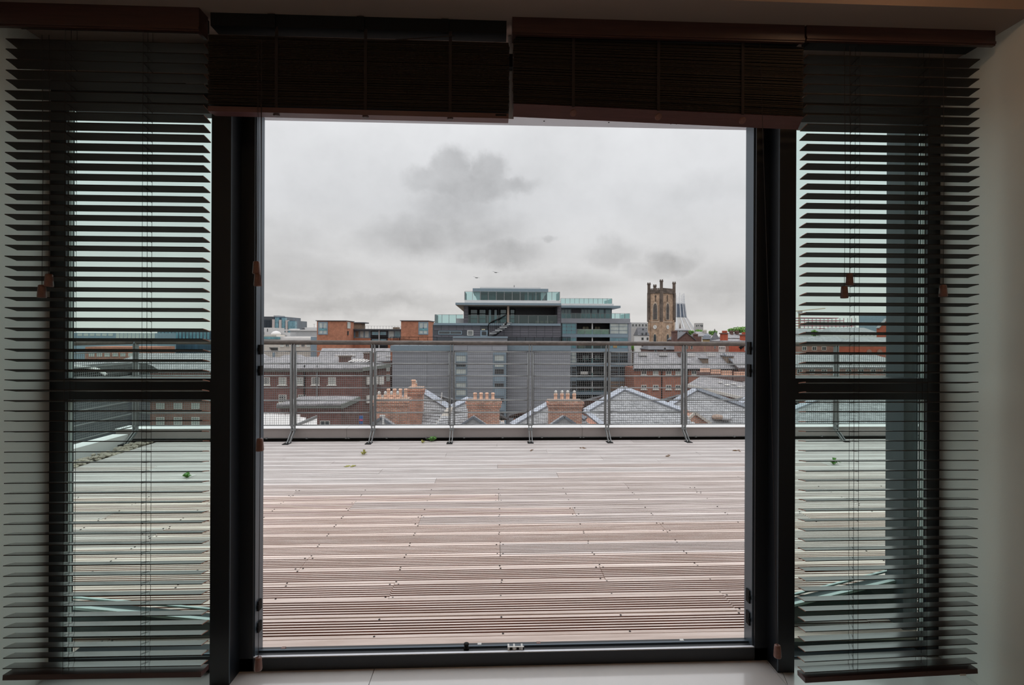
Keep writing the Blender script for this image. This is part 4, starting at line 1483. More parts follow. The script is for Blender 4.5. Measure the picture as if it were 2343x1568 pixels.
# lower annexe
n_ = building('brick_annexe', 'low brick annexe with hipped slate roof and grey-green gutter', px=730, Y=48)
pbox(n_, 'wall', M['brick_red'], 640, 934, 780, 1100, 48, 5, True)
pbox(n_, 'gutter', M['gutter'], 632, 925, 781, 935, 47.5, .5)
A, B_, C_, D_ = at(632, 926, 47.4), at(783, 924, 47.4), at(770, 906, 51), at(690, 907, 51)
roof_plane(n_, [A, B_, C_, D_], 'slate', .2)
E = at(822, 907, 52)
roof_plane(n_, [B_, E, C_], 'slate', .2)
MB().bar(B_ + Vector((0, 0, -.25)), E + Vector((0, 0, -.25)), .25, .45).build('gutter', M['gutter'], n_)
a, b = at(780, 950, 48), at(822, 950, 52)
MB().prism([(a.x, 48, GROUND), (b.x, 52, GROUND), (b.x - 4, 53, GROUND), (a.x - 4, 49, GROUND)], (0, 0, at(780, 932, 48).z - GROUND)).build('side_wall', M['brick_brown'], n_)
win(n_, 733, 963, 755, 975, 48, 2, 1, 'whiteframe', 'darkpane')
# white corrugated roof below the railing
c_ = building('white_roof_shed', 'white ribbed metal roof just beyond the left kerb', px=640, Y=30)
A, B_, C_, D_ = at(540, 985, 26), at(686, 985, 26), at(686, 950, 30), at(540, 946, 30)
roof_plane(c_, [A, B_, at(700, 956, 29.5), at(625, 948, 30), D_], 'white', .15)
rb = MB()
for k in range(44):
    t = k / 43
    rb.bar(A.lerp(B_, t) + Vector((0, 0, .03)), D_.lerp(C_, t) + Vector((0, 0, .03)), .05, .05)
rb.build('roof_ribs', M['white'], c_, kind='stuff')
roof_plane(c_, [at(674, 974, 26.5), at(725, 954, 27.5), at(725, 990, 26), at(674, 990, 26)], 'white', .1, 'gable')
MB().bar(at(674, 974, 26.4), at(725, 953, 27.4), .1, .1).build('gable_edge', M['galv_dark'], c_)
x0, x1, z0, z1 = rect(560, 984, 722, 1000, 26.6)
bmb(x0, x1, 26.8, 30, GROUND, z0).build('wall', M['white'], c_)
# distant slate roofs behind
e_ = building('slate_roofed_terrace', 'grey slate roof with small white roof lights behind the red brick building', px=810, Y=75)
A, B_, C_, D_ = at(722, 832, 75), at(893, 826, 75), at(893, 797, 79), at(737, 797, 79)
roof_plane(e_, [A, B_, C_, D_], 'slate', .2)
pbox(e_, 'wall', M['brick_pink'], 722, 826, 893, 1000, 75.2, 4, True)
for (px, py) in ((774, 814.5), (791, 814.5), (808, 814.5), (863, 816), (889, 816)):
    q = at(px, py, 76.4)
    bmb(q.x - .35, q.x + .35, 76.0, 76.7, q.z - .1, q.z + .16).build('roof_light', M['white'], e_)
win(e_, 881, 833, 892, 850, 75.2, 2, 3, 'whiteframe', 'palepane')
win(e_, 881, 857, 892, 872, 75.2, 2, 3, 'whiteframe', 'palepane')
f_ = building('slate_roofed_house', 'small hipped slate roof house by the left door jamb', px=600, Y=70)
roof_plane(f_, [at(560, 822, 70), at(625, 822, 70), at(622, 820, 71), at(598, 806, 73), at(560, 806, 73)], 'slate', .2)
roof_plane(f_, [at(625, 826, 69), at(715, 826, 69), at(690, 812, 72), at(650, 812, 72)], 'slate', .2)
pbox(f_, 'wall', M['brick_brown'], 560, 822, 715, 900, 70.6, 3, True)
pbox(f_, 'wall_strip', M['bluepanel'], 623, 807, 627, 822, 72.6, .4)
pbox(f_, 'roof_light', M['zinc_dark'], 612, 825, 630, 829, 68.6, .5)
sg = building('street_sign', 'small blue and pink board standing by the annexe', 'sign', px=826, Y=45)
pbox(sg, 'board', M['signblue'], 822, 952, 830, 970, 45, .1)
pbox(sg, 'band', M['signred'], 822.5, 960, 829.5, 964, 44.95, .05)
pbox(sg, 'post', M['galv'], 829, 952, 831, 1000, 45.1, .1, True)

# ------------------------------------------------------------------ orange brick terrace, right
t_ = building('brick_terrace', 'long orange brick terrace with grey slate roof and white casement windows', px=1580, Y=85)
YB2 = 85.0
pbox(t_, 'wall', M['brick_row'], 1450, 843, 1696, 1100, YB2, 6, True)
pbox(t_, 'wall_end', M['brick_pink'], 1694, 838, 1765, 1100, YB2 - 1.5, 8, True)
A, B_, C_, D_ = at(1451, 846, YB2 - .5), at(1700, 845, YB2 - .5), at(1750, 806, YB2 + 5.0), at(1452, 806, YB2 + 5.0)
roof_plane(t_, [A, B_, C_, D_], 'slate', .25)
roof_plane(t_, [A, D_, at(1452.5, 842, YB2 + 5.0)], 'slate_dark', .2)
roof_plane(t_, [at(1690, 842, YB2 - 2), at(1768, 840, YB2 - 2), at(1768, 806, YB2 + 3), at(1655, 808, YB2 + 3)], 'slate', .2)
MB().bar(at(1656, 809, YB2 + 2.8), at(1694, 843, YB2 - 1.9), .3, .12).build('valley', M['leadd'], t_)
pbox(t_, 'gutter', M['black'], 1452, 844, 1700, 847, YB2 - .6, .3)
for px in (1473, 1500, 1529.5, 1551, 1588):
    for (ya, yb) in ((847.5, 858), (881, 891), (917, 927)):
        if px == 1588 and ya > 850:
            continue
        win(t_, px - 6.2, ya, px + 6.2, yb, YB2, 2, 1, 'whiteframe', 'palepane' if px in (1500, 1551) and ya < 870 else 'darkpane', .13, True)
win(t_, 1709, 846, 1722, 862, YB2 - 1.5, 2, 2, 'whiteframe', 'palepane')
for px in (1514.5, 1574):
    pbox(t_, 'downpipe', M['black'], px - .8, 846, px + .8, 930, YB2 - .15, .14)
for (px, py) in ((1471, 811), (1517, 811), (1580, 813), (1627, 812.5), (1684, 811)):
    q = at(px, py, YB2 + 3.7)
    bmb(q.x - .75, q.x + .75, YB2 + 3.3, YB2 + 4.2, q.z - .25, q.z + .3).build('roof_light', M['white'], t_)
for (x_0, x_1, y_0, y_1) in ((1608, 1621, 821, 832), (1664.5, 1679, 815.5, 831)):
    pbox(t_, 'dormer', M['wood'], x_0, y_0, x_1, y_1, YB2 + 1.2, 3)
    pbox(t_, 'dormer_roof', M['slate_dark'], x_0 - .6, y_0 - 1, x_1 + .6, y_0 + .6, YB2 + 1.0, 3.4)
pbox(t_, 'chimney', M['brick_brown'], 1553.5, 805, 1560.5, 832, YB2 + 3.2, 1)
# lower terrace in front with pot rows
u_ = building('brick_terrace', 'nearer terrace with rows of clay pots along its slate roof at right', px=1640, Y=55)
P1, P2, P3, P4 = at(1573, 879.5, 50), at(1850, 944, 46), at(1850, 880, 54), at(1602, 862, 56)
pl_n = (P2 - P1).cross(P4 - P1).normalized()
P3 = onplane(1850, 874, P1, pl_n)
roof_plane(u_, [P1, P2, P3, P4], 'slate', .25)
MB().bar(P1 + Vector((0, -.1, -.12)), P2 + Vector((0, -.1, -.12)), .2, .3).build('fascia', M['whiteframe'], u_)
MB().prism([P1 + Vector((.1, .3, -.2)), P2 + Vector((.1, .3, -.2)), Vector((P2.x + .1, P2.y + .3, GROUND)), Vector((P1.x + .1, P1.y + .3, GROUND))], (.3, .4, 0)).build('wall', M['brick_pink'], u_)
for t in (.18, .29, .39, .5):
    q = P1.lerp(P2, t)
    du = (P2 - P1).normalized()
    du.z = 0
    z1 = q.z - .45
    MB().prism([Vector((q.x, q.y + .24, z1)) - du * .32, Vector((q.x, q.y + .24, z1)) + du * .32, Vector((q.x, q.y + .24, z1 - .95)) + du * .32, Vector((q.x, q.y + .24, z1 - .95)) - du * .32], (.0, -.1, 0)).build('window', M['palepane'], u_)
pot_me = {}
def pot(root, p, r=.13, h=.75, cap=False, rect_=False):
    prof = [(r * 1.12, 0), (r * 1.12, h * .1), (r, h * .12), (r * .92, h * .78), (r * 1.15, h * .82), (r * 1.15, h * .95), (r * .85, h)]
    o = MB().lathe(p, prof, 12).build('chimney_pot', M['pot'], root, True)
    if cap:
        MB().lathe(Vector(p) + Vector((0, 0, h)), [(r * .75, 0), (r * .8, .13), (r * .3, .17)], 10).build('cowl', M['potcap'], o, True)
    return o
for (a, b, ya, yb) in ((1602, 1624, 843, 852), (1626.5, 1649, 846, 856), (1650.5, 1674, 848.5, 859), (1679, 1704, 851.5, 861)):
    pbox(u_, 'stack', M['brick_brown'], a - 1, yb, b + 1, yb + 12, 57, .9)
    n = 7
    for k in range(n):
        p = at(a + (b - a) * (k + .5) / n, yb, 57.4)
        h = at(a, ya, 57.4).z - p.z
        pot(u_, p, .085, h)
for k in range(5):
    q = onplane(1650 + k * 15, 878 + k * 2 + (k % 2) * 4, P1, pl_n)
    MB().bar(q + Vector((-.3, 0, .12)), q + Vector((.3, .2, .18)), .35, .05).build('roof_light', M['potcap'], u_)

# ------------------------------------------------------------------ near roofs with chimneys
SL = (.30, .20)


def hip_roof(label, tri, outline, lead, body, group='nearby slate roofs below the terrace', extra=None):
    p0, p1, p2 = [at(*q) for q in tri]
    n = (p1 - p0).cross(p2 - p0).normalized()
    r = thing('slate_roof_house', label, 'house', (p0.x, p0.y, GROUND), group)
    pts = [onplane(x_, y_, p0, n) for x_, y_ in outline]
    ro = roof_plane(r, pts, 'slate_base', .12, 'roof', SL)
    nn = n if n.z > 0 else -n
    for (i, j, m_) in lead:
        MB().bar(pts[i] + nn * .09, pts[j] + nn * .09, .30, .10, nn).build('hip_flashing', M[m_], r)
    xs_ = [p.x for p in pts]
    ys_ = [p.y for p in pts]
    # plain far slope closing the roof
    top = max(pts, key=lambda p: p.z)
    back = [Vector((p.x, 2 * top.y - p.y, p.z)) for p in pts]
    roof_plane(r, back, 'slate_base', .12, 'far_slope')
    zlow = min(p.z for p in pts)
    bmb(min(xs_) + .3, max(xs_) - .3, min(ys_) + .3, 2 * top.y - min(ys_) - .3, GROUND, zlow - .05).build('wall', M['brick_chim'], r)
    return r, p0, n


h1, hp, hn = hip_roof('slate hip roof rising to a peak between third chimney and the glazed wing', ((1427, 891, 28.5), (1338, 943, 26.6), (1590, 948, 26.6)),
                      [(1427, 891), (1338, 943), (1390, 985), (1600, 985), (1560, 941)], [(0, 1, 'lead'), (1, 2, 'lead'), (0, 4, 'lead')], None)
h2, hp2, hn2 = hip_roof('slate hip roof with small brick gable, beside the right door jamb', ((1592, 892, 32.5), (1515, 937, 31), (1725, 938, 31)),
                        [(1592, 892), (1515, 937), (1590, 985), (1790, 985), (1790, 962)], [(0, 1, 'lead'), (0, 4, 'leadd')], None)
# gable and vent on it
gq = [at(1566, 970, 28.2), at(1590, 945, 28.2), at(1622, 968, 28.2)]
MB().prism([gq[0] + Vector((0, .05, 0)), gq[1] + Vector((0, .05, 0)), gq[2] + Vector((0, .05, 0)), gq[2] + Vector((0, .05, -1)), gq[0] + Vector((0, .05, -1))], (0, 1.5, 0)).build('gable', M['brick_chim'], h2)
MB().bar(gq[0] + Vector((-.5, 0, -.4)), gq[1], .16, .14).bar(gq[1], gq[2] + Vector((.7, 0, -.45)), .16, .14).build('bargeboard', M['cream'], h2)
q = onplane(1646, 957, hp2, hn2)
MB().lathe(q + Vector((-.2, -.2, 0)), [(.35, 0), (.38, .12), (.28, .22), (.1, .26)], 10).build('roof_vent', M['cap'], h2, True)
MB().lathe(q + Vector((.25, -.3, -.05)), [(.35, 0), (.38, .12), (.28, .22), (.1, .26)], 10).build('roof_vent', M['slate_tile'], h2, True)
h3, hp3, hn3 = hip_roof('slate roof behind the third chimney with long lead hip', ((1262, 925, 27.5), (1180, 970, 25.8), (1350, 968, 25.8)),
                        [(1262, 922), (1170, 975), (1170, 990), (1365, 990), (1340, 962)], [(0, 1, 'lead'), (0, 4, 'leadd')], None)
h4, hp4, hn4 = hip_roof('slate roof left of the second chimney with cream valley gutter', ((1072, 915, 27.5), (1030, 936, 26.4), (1150, 968, 26.0)),
                        [(1072, 915), (1032, 935), (1000, 970), (1000, 990), (1170, 990), (1110, 930)], [(0, 1, 'lead'), (0, 5, 'leadd')], None)
MB().prism([at(1022, 934, 26.0), at(1036, 931, 26.0), at(1012, 990, 25.3), at(982, 990, 25.3)], (0, .1, -.1)).build('valley_gutter', M['cream'], h4)
h5, hp5, hn5 = hip_roof('slate roof sloping behind the first chimney group', ((962, 892, 28.5), (1030, 934, 26.6), (930, 950, 27.2)),
                        [(962, 892), (1031, 935), (995, 990), (925, 990), (925, 900)], [(0, 1, 'lead')], None)
q = onplane(1010, 923, hp5, hn5)
MB().tube([q + Vector((0, -.2, 0)), at(1011, 898, q.y - .2)], .035, 6).build('flue_pipe', M['whiteplastic'], h5)
h6, hp6, hn6 = hip_roof('slate roof at the right edge with pale lead hip', ((1722, 905, 34), (1685, 929, 33), (1860, 950, 32.6)),
                        [(1722, 904), (1688, 927), (1700, 985), (1990, 985), (1990, 975)], [(0, 1, 'lead')], None)


def chimney(label, x_0, x_1, ytop, ybot, Y, pots, group='tall brick chimney stacks below the railing', capd=3):
    r = thing('chimney_stack', label, 'chimney', (at((x_0 + x_1) / 2, ytop, Y).x, Y + .4, GROUND), group)
    xa, xb, z0, z1 = rect(x_0, ytop, x_1, ybot, Y)
    d = .85
    bmb(xa, xb, Y, Y + d, GROUND, z1).build('shaft', M['brick_chim'], r)
    mb = MB()
    for k, (o_, za, zb) in enumerate(((.04, -.32, -.25), (.08, -.25, -.17), (.05, -.17, -.1), (.11, -.1, .0))):
        mb.box(xa - o_, xb + o_, Y - o_, Y + d + o_, z1 + za, z1 + zb)
    mb.build('corbel_course', M['brick_chim'], r)
    bmb(xa - .06, xb + .06, Y - .06, Y + d + .06, z1, z1 + .07).build('cap', M['cap'], r)
    for (px, yt, wpx, cowl, dy) in pots:
        p = at(px, ytop, Y + dy)
        p.z = z1 + .06
        h = at(px, yt, Y + dy).z - p.z - (.16 if cowl else 0)
        pot(r, p, wpx * Y / F / 2.3, h, cowl)
    return r


chimney('brick chimney stack with four tall open clay pots, the middle one of three', 1070, 1143, 921, 990, 24.5, [(1087, 899, 9, False, .4), (1100.5, 899, 9, False, .4), (1114, 899, 9, False, .4), (1128, 899, 9, False, .4)])
chimney('brick chimney stack whose four clay pots all wear white cowls, under the fourth railing bay', 1258, 1331, 921, 990, 24.8, [(1271.5, 894, 9.5, True, .4), (1286, 894, 9.5, True, .4), (1299, 894, 9.5, True, .4), (1314, 894, 9.5, True, .4)])
chimney('broad brick chimney stack crowded with clay pots in two rows, beside second railing post', 858, 931, 917, 990, 24.0,
        [(867.5, 896, 10, True, .22), (882, 896, 10, True, .22), (895.5, 896, 10, True, .22), (910, 896, 10, True, .22),
         (889, 890, 9, False, .65), (903, 890, 9, False, .65), (916, 890, 9, False, .65), (928.5, 890, 9, False, .65)])
chimney('taller narrow brick chimney behind the crowded one, capped by a single tall white topped pot', 934, 964, 891, 990, 26.2, [(946, 869, 11, False, .35), (951, 871, 8, True, .7)])
for (px, py, lab, Y) in ((1083, 954, 'small dark lead peak in front of the middle chimney', 23.7), (1291, 953, 'small dark lead peak in front of the cowled chimney', 23.9), (872, 956, 'small dark lead peak in front of the crowded chimney', 23.3)):
    q = [at(px - 30, py + 20, Y), at(px, py, Y), at(px + 30, py + 20, Y)]
    r = thing('dormer_peak', lab, 'dormer', (q[1].x, Y, GROUND))
    MB().prism(q, (0, .5, 0)).build('gable_face', M['slate_tile'], r)
    MB().bar(q[0] + Vector((0, -.04, 0)), q[1] + Vector((0, -.04, 0)), .10, .10).bar(q[1] + Vector((0, -.04, 0)), q[2] + Vector((0, -.04, 0)), .10, .10).build('lead_edge', M['leadd'], r)
    bmb(q[0].x, q[2].x, Y, Y + .5, GROUND, q[0].z).build('wall', M['brick_chim'], r)
p = at(877, 975, 23.2)
q = at(877, 950, 23.2)
p = at(877, 975, 22.8); q = at(877, 950, 22.8)
MB().tube([Vector((p.x, p.y, GROUND)), q], .045, 6).bar(q + Vector((-.16, 0, -.03)), q + Vector((.08, 0, -.03)), .07, .07).build('vent_pipe', M['whiteplastic'], None, label='white T-topped vent pipe before the crowded chimney', cat='pipe')

# ------------------------------------------------------------------ church tower
YC = 270.0
ch = building('church_tower', 'brown sandstone church tower with corner pinnacles, arched windows and clock faces', 'church tower', px=1513, Y=YC)
ca, cb, cc = at(1484.5, 730, YC + 6), at(1513, 730, YC), at(1542, 730, YC + 6)
back = Vector((cb.x, YC + 12, 0))
def quadz(z0, z1, k=1.0):
    c = Vector((cb.x, YC + 6, 0))
    pts = []
    for p in (cb, cc, back, ca):
        v = Vector((p.x, p.y, 0)) - c
        pts.append((c.x + v.x * k, c.y + v.y * k, z0))
    return MB().prism(pts, (0, 0, z1 - z0))
zt_ = at(1513, 669, YC).z
zm = at(1513, 736, YC).z
quadz(GROUND, zm, 1.03).build('lower_stage', M['stone'], ch)
quadz(zm, zt_, .98).build('belfry_stage', M['stone'], ch)
quadz(zm - .5, zm + .3, 1.07).build('string_course', M['stone_light'], ch)
quadz(zt_ - .4, zt_ + .3, 1.06).build('cornice', M['stone_dark'], ch)
quadz(zt_ + .3, zt_ + 1.7, 1.0).build('parapet', M['stone_dark'], ch)
def face(t, off, right=True):
    """point on a front face: t from the near corner 0 to the far corner 1"""
    e = cc if right else ca
    v = Vector((cb.x, cb.y, 0)).lerp(Vector((e.x, e.y, 0)), t)
    nrm = Vector((1, -1, 0)) if right else Vector((-1, -1, 0))
    dirv = Vector((e.x - cb.x, e.y - cb.y, 0))
    nrm = Vector((dirv.y, -dirv.x, 0)) if right else Vector((-dirv.y, dirv.x, 0))
    nrm.normalize()
    if nrm.y > 0:
        nrm = -nrm
    return v + nrm * off, nrm
ztop_m = zt_ + 2.6
mb = None
for right in (True, False):
    for k in range(7):
        v0, nn = face(.10 + k * .13, -.15, right)
        v1, nn = face(.10 + k * .13 + .075, -.15, right)
        MB().prism([Vector((v0.x, v0.y, zt_ + 1.7)), Vector((v1.x, v1.y, zt_ + 1.7)), Vector((v1.x, v1.y, ztop_m)), Vector((v0.x, v0.y, ztop_m))], -nn * .5).build('merlon', M['stone_dark'], ch)
for (p, yt, lab) in ((cb, 640, 0), (cc, 642, 0), (ca, 644.5, 0), (Vector((back.x + .3, back.y, 0)), 646, 0)):
    zc_ = at(1513, yt, YC).z
    t_p = MB().lathe((p.x, p.y, zm), [(1.0, 0), (1.0, zt_ - zm), (.85, zt_ - zm + .4), (.85, zc_ - zm - 1.4), (1.05, zc_ - zm - 1.2), (1.05, zc_ - zm - .6)], 8, math.pi / 8).build('pinnacle', M['stone_dark'], ch)
    mm = MB()
    for k in range(4):
        a_ = k * math.pi / 2 + .4
        mm.box(p.x + math.cos(a_) * .75 - .25, p.x + math.cos(a_) * .75 + .25, p.y + math.sin(a_) * .75 - .25, p.y + math.sin(a_) * .75 + .25, zc_ - .7, zc_)
    mm.build('pinnacle_crown', M['stone_dark'], t_p)
def lancet(t, wd, z0, z1, right, nm, m, off, dep, k=1.0):
    c, nn = face(t, off, right)
    dv = Vector((-nn.y, nn.x, 0))
    pts = [c - dv * wd + Vector((0, 0, z0)), c + dv * wd + Vector((0, 0, z0))]
    zs_ = z1 - wd * 2.0
    for q in range(0, 5):
        a_ = q / 4
        pts.append(c + dv * wd * (1 - a_ ** 1.7) + Vector((0, 0, zs_ + (z1 - zs_) * math.sin(a_ * math.pi / 2))))
    for q in range(3, -1, -1):
        a_ = q / 4
        pts.append(c - dv * wd * (1 - a_ ** 1.7) + Vector((0, 0, zs_ + (z1 - zs_) * math.sin(a_ * math.pi / 2))))
    return MB().prism(pts, nn * dep).build(nm, M[m], ch)
zwa, zwb = at(1513, 731, YC).z, at(1513, 694, YC).z
for right in (True, False):
    lancet(.47, 1.75, zwa - .4, zwb + 1.0, right, 'window_arch', 'stone_light', -.02, .30)
    wo_ = lancet(.47, 1.2, zwa, zwb, right, 'belfry_window', 'darkpane', .02, .32)
    c, nn = face(.47, .36, right)
    dv = Vector((-nn.y, nn.x, 0))
    tr = MB()
    for s_ in (-.62, 0, .62):
        tr.bar(c + dv * s_ + Vector((0, 0, zwa)), c + dv * s_ + Vector((0, 0, zwb - 1.6 - abs(s_))), .22, .12)
    tr.bar(c - dv * 1.2 + Vector((0, 0, zwa + 3.6)), c + dv * 1.2 + Vector((0, 0, zwa + 3.6)), .12, .22)
    for s_ in (-1, 1):
        tr.bar(c + dv * s_ * 1.1 + Vector((0, 0, zwb - 2.6)), c + dv * s_ * -.1 + Vector((0, 0, zwb - .3)), .12, .2)
    tr.build('tracery', M['tracery'], wo_)
    zf0, zf1 = at(1513, 690, YC).z, at(1513, 674, YC).z
    c2, nn = face(.47, .0, right)
    MB().bar(c2 + Vector((0, 0, zf0 - .5)), c2 + Vector((0, 0, zf1)), .35, .35).build('finial', M['stone_dark'], ch)
    MB().bar(c2 - dv * .5 + Vector((0, 0, zf1 - 1)), c2 + dv * .5 + Vector((0, 0, zf1 - 1)), .3, .5).build('finial', M['stone_dark'], ch)
    # clock
    zc_ = at(1513, 748.5, YC).z
    cen, nn = face(.47, .22, right)
    dv = Vector((-nn.y, nn.x, 0))
    ring = [cen + dv * math.cos(q * math.pi / 10) * 1.15 + Vector((0, 0, zc_ + math.sin(q * math.pi / 10) * 1.15)) for q in range(20)]
    ck = MB().prism(ring, nn * .2).build('clock_face', M['clock'], ch)
    cq = cen + nn * .24 + Vector((0, 0, zc_))
    MB().bar(cq, cq + Vector((0, 0, .85)), .1, .06).bar(cq, cq + dv * .5 + Vector((0, 0, -.3)), .1, .06).build('clock_hands', M['black'], ck)
    z0, z1 = at(1513, 782, YC).z, at(1513, 765, YC).z
    lancet(.47, 1.15, z0, z1 + .6, right, 'window_arch', 'stone_light', .15, .25)
    lancet(.47, .8, z0, z1, right, 'lower_window', 'darkpane', .2, .28)
    for t_q in (.03, .94):
        c3, nn = face(t_q, .05, right)
        dv3 = Vector((-nn.y, nn.x, 0))
        MB().prism([c3 - dv3 * .7 + Vector((0, 0, GROUND)), c3 + dv3 * .7 + Vector((0, 0, GROUND)), c3 + dv3 * .7 + Vector((0, 0, zm + 1)), c3 - dv3 * .7 + Vector((0, 0, zm + 1))], nn * .6).build('buttress', M['stone'], ch)

# ------------------------------------------------------------------ cathedral with lantern crown
YQ = 700.0
kx_ = building('cathedral', 'white conical cathedral roof with ribbed lantern and crown of spires behind the church tower', 'cathedral', px=1546, Y=YQ)
c = at(1546, 740, YQ + 25)
zc0, zc1, zc2, zc3 = at(1546, 757, YQ).z, at(1546, 726, YQ).z, at(1546, 694, YQ).z, at(1546, 688, YQ).z
u_px = YQ / F
Rb, Rm, Rt = 45 * u_px, 25 * u_px, 20.5 * u_px
MB().lathe((c.x, c.y, 0), [(Rb, GROUND), (Rb, zc0), (Rm * 1.02, zc1), (Rm * .98, zc1 + .5)], 32).build('cone_roof', M['concrete'], kx_)
MB().lathe((c.x, c.y, 0), [(Rm * .96, zc1), (Rt * .97, zc2)], 32).build('lantern', M['cathblue'], kx_)
MB().lathe((c.x, c.y, 0), [(Rm * 1.02, zc1 - .6), (Rm * 1.02, zc1 + 1.2)], 32).build('lantern_ring', M['leadd'], kx_)
MB().lathe((c.x, c.y, 0), [(Rt * 1.0, zc2 - .4), (Rt * 1.0, zc2 + 1.5)], 32).build('lantern_rim', M['cathwhite'], kx_)
for k in range(16):
    a_ = k * 2 * math.pi / 16 + .1
    d0 = Vector((math.cos(a_), math.sin(a_), 0))
    cz = Vector((c.x, c.y, 0))
    MB().bar(cz + d0 * Rb * 1.01 + Vector((0, 0, zc0)), cz + d0 * Rm * 1.02 + Vector((0, 0, zc1)), 1.3, 1.0).build('rib', M['cathwhite'], kx_)
    MB().bar(cz + d0 * Rm * .99 + Vector((0, 0, zc1)), cz + d0 * Rt * 1.0 + Vector((0, 0, zc2 + 1)), 1.2, 1.0).build('lantern_rib', M['cathwhite'], kx_)
    zz_ = at(1546, 668 + (k % 3) * 3, YQ).z
    MB().bar(cz + d0 * Rt * .98 + Vector((0, 0, zc2)), cz + d0 * Rt * .95 + Vector((0, 0, zz_)), .45, .45).build('spire', M['cathwhite'], kx_)
cr = MB()
for k in range(16):
    a_, b2 = k * 2 * math.pi / 16 + .1, (k + 1) * 2 * math.pi / 16 + .1
    cz = Vector((c.x, c.y, 0))
    for zf in (.25, .45):
        z_ = zc2 + (at(1546, 668, YQ).z - zc2) * zf
        cr.bar(cz + Vector((math.cos(a_) * Rt * .97, math.sin(a_) * Rt * .97, z_)), cz + Vector((math.cos(b2) * Rt * .97, math.sin(b2) * Rt * .97, z_)), .25, .25)
cr.build('crown_lattice', M['cathwhite'], kx_)
cp = building('concrete_bell_block', 'pale concrete bell block with pierced openings right of the conical cathedral roof', px=1600, Y=660)
x0, x1, z0, z1 = rect(1591, 739.5, 1609, 760, 660)
MB().prism([(x0 - 1, 660, GROUND), (x1, 660, GROUND), (x1, 660, z1), (x0 + .8, 660, z1 - .1)], (0, 6, 0)).build('wall', M['concrete'], cp)
for (a, b, ya, yb) in ((1593, 1595, 744, 747.5), (1597, 1599, 744, 746.5), (1602, 1604, 744, 746.5), (1605, 1608, 744, 748)):
    pbox(cp, 'opening', M['darkpane'], a, ya, b, yb, 659.8, .4)
MB().tube([Vector((at(1556, 770, 520).x, 520, GROUND)), at(1556, 756, 520), at(1556, 738, 520)], [1.2, 1.2, .1], 6).build('dark_spire', M['stone_dark'], None, label='thin dark spire in front of the conical roof', cat='spire')

# ------------------------------------------------------------------ houses and trees on the right skyline
def house(name, label, px0, py0, px1, py1, Y, wm, roof=None, rm='slate', d=8, wins=(), chim=(), fm='whiteframe', pm='darkpane', group=None, gable=False):
    r = building(name, label, px=(px0 + px1) / 2, Y=Y, group=group)
    pbox(r, 'wall', M[wm], px0, py0, px1, py1, Y, d, True)
    if roof:
        o_ = 1.2 * 1
        xa, xb, z0, z1 = rect(px0 - o_, py0, px1 + o_, py1, Y - .3)
        zr_ = at((px0 + px1) / 2, roof, Y + d / 2).z
        if gable:
            xm_ = (xa + xb) / 2
            MB().prism([(xa + .3, Y, z1), (xb - .3, Y, z1), (xm_, Y, zr_)], (0, d, 0)).build('gable', M[wm], r)
            roof_plane(r, [(xa, Y - .3, z1), (xm_, Y - .3, zr_ + .2), (xm_, Y + d, zr_ + .2), (xa, Y + d, z1)], rm, .25)
            roof_plane(r, [(xb, Y - .3, z1), (xm_, Y - .3, zr_ + .2), (xm_, Y + d, zr_ + .2), (xb, Y + d, z1)], rm, .25)
        else:
            ins = min(d / 2, (xb - xa) * .2) * .6
            roof_plane(r, [(xa, Y - .3, z1), (xb, Y - .3, z1), (xb - ins, Y + d / 2, zr_), (xa + ins, Y + d / 2, zr_)], rm, .25)
            roof_plane(r, [(xa, Y + d + .3, z1), (xb, Y + d + .3, z1), (xb - ins, Y + d / 2, zr_), (xa + ins, Y + d / 2, zr_)], rm, .25, 'far_slope')
            for s_, e in ((xa, xa + ins), (xb, xb - ins)):
                roof_plane(r, [(s_, Y - .3, z1), (s_, Y + d + .3, z1), (e, Y + d / 2, zr_)], rm, .2, 'hip_end')
    for (a, ya, b, yb, nx, ny) in wins:
        win(r, a, ya, b, yb, Y, nx, ny, fm, pm)
    for (a, ya, b, yb, m_) in chim:
        pbox(r, 'chimney', M[m_], a, ya, b, yb, Y + d * .3, 1.6)
        pbox(r, 'chimney_cap', M[m_], a - .7, ya + 2, b + .7, ya + 3.2, Y + d * .3 - .2, 2.0)
    return r


house('flat_block', 'pale grey flats with a grid of dark windows left of the church tower', 1443.5, 738.5, 1486, 790, 330, 'greywall', None, d=12,
      wins=[(1446 + k * 7.5, 741.5, 1450.5 + k * 7.5, 747.5, 1, 1) for k in range(5)] + [(1446 + k * 7.5, 750, 1450.5 + k * 7.5, 755, 1, 1) for k in range(5)])
house('grey_block', 'plain grey slab block between balcony wing and church tower', 1443.5, 750.5, 1458.5, 800, 240, 'concrete', None, d=8)
house('mansard_house', 'white house with dark mansard roof left of the church tower', 1461, 767.5, 1485, 800, 226, 'white', 750, 'slate_dark', 7,
      wins=[(1467, 772, 1473, 779, 1, 1), (1479, 772, 1484, 779, 1, 1), (1467, 787, 1473, 794, 1, 1)])
r = bpy.data.objects['mansard_house']
for (a, ya) in ((1470.5, 752), (1469, 762), (1478, 761)):
    pbox(r, 'dormer', M['darkpane'], a, ya, a + 3, ya + 4, 225.5, .8)
house('dark_house', 'low slate roofed buildings at the foot of the church tower', 1484, 800, 1562, 830, 150, 'brick_brown', 785, 'slate_dark', 8,
      wins=[(1497, 800, 1503, 806, 1, 1), (1518, 795, 1524, 803, 1, 1)], chim=[(1540, 757, 1550, 785, 'brick_brown')])
house('slate_building', 'slate blue building between the conical roof and the trees', 1543, 756, 1580, 790, 300, 'bluepanel', 752, 'slate', 8, wins=[(1546, 757, 1549, 762, 1, 1), (1553, 757, 1557, 762, 1, 1), (1559, 757, 1562, 762, 1, 1)])
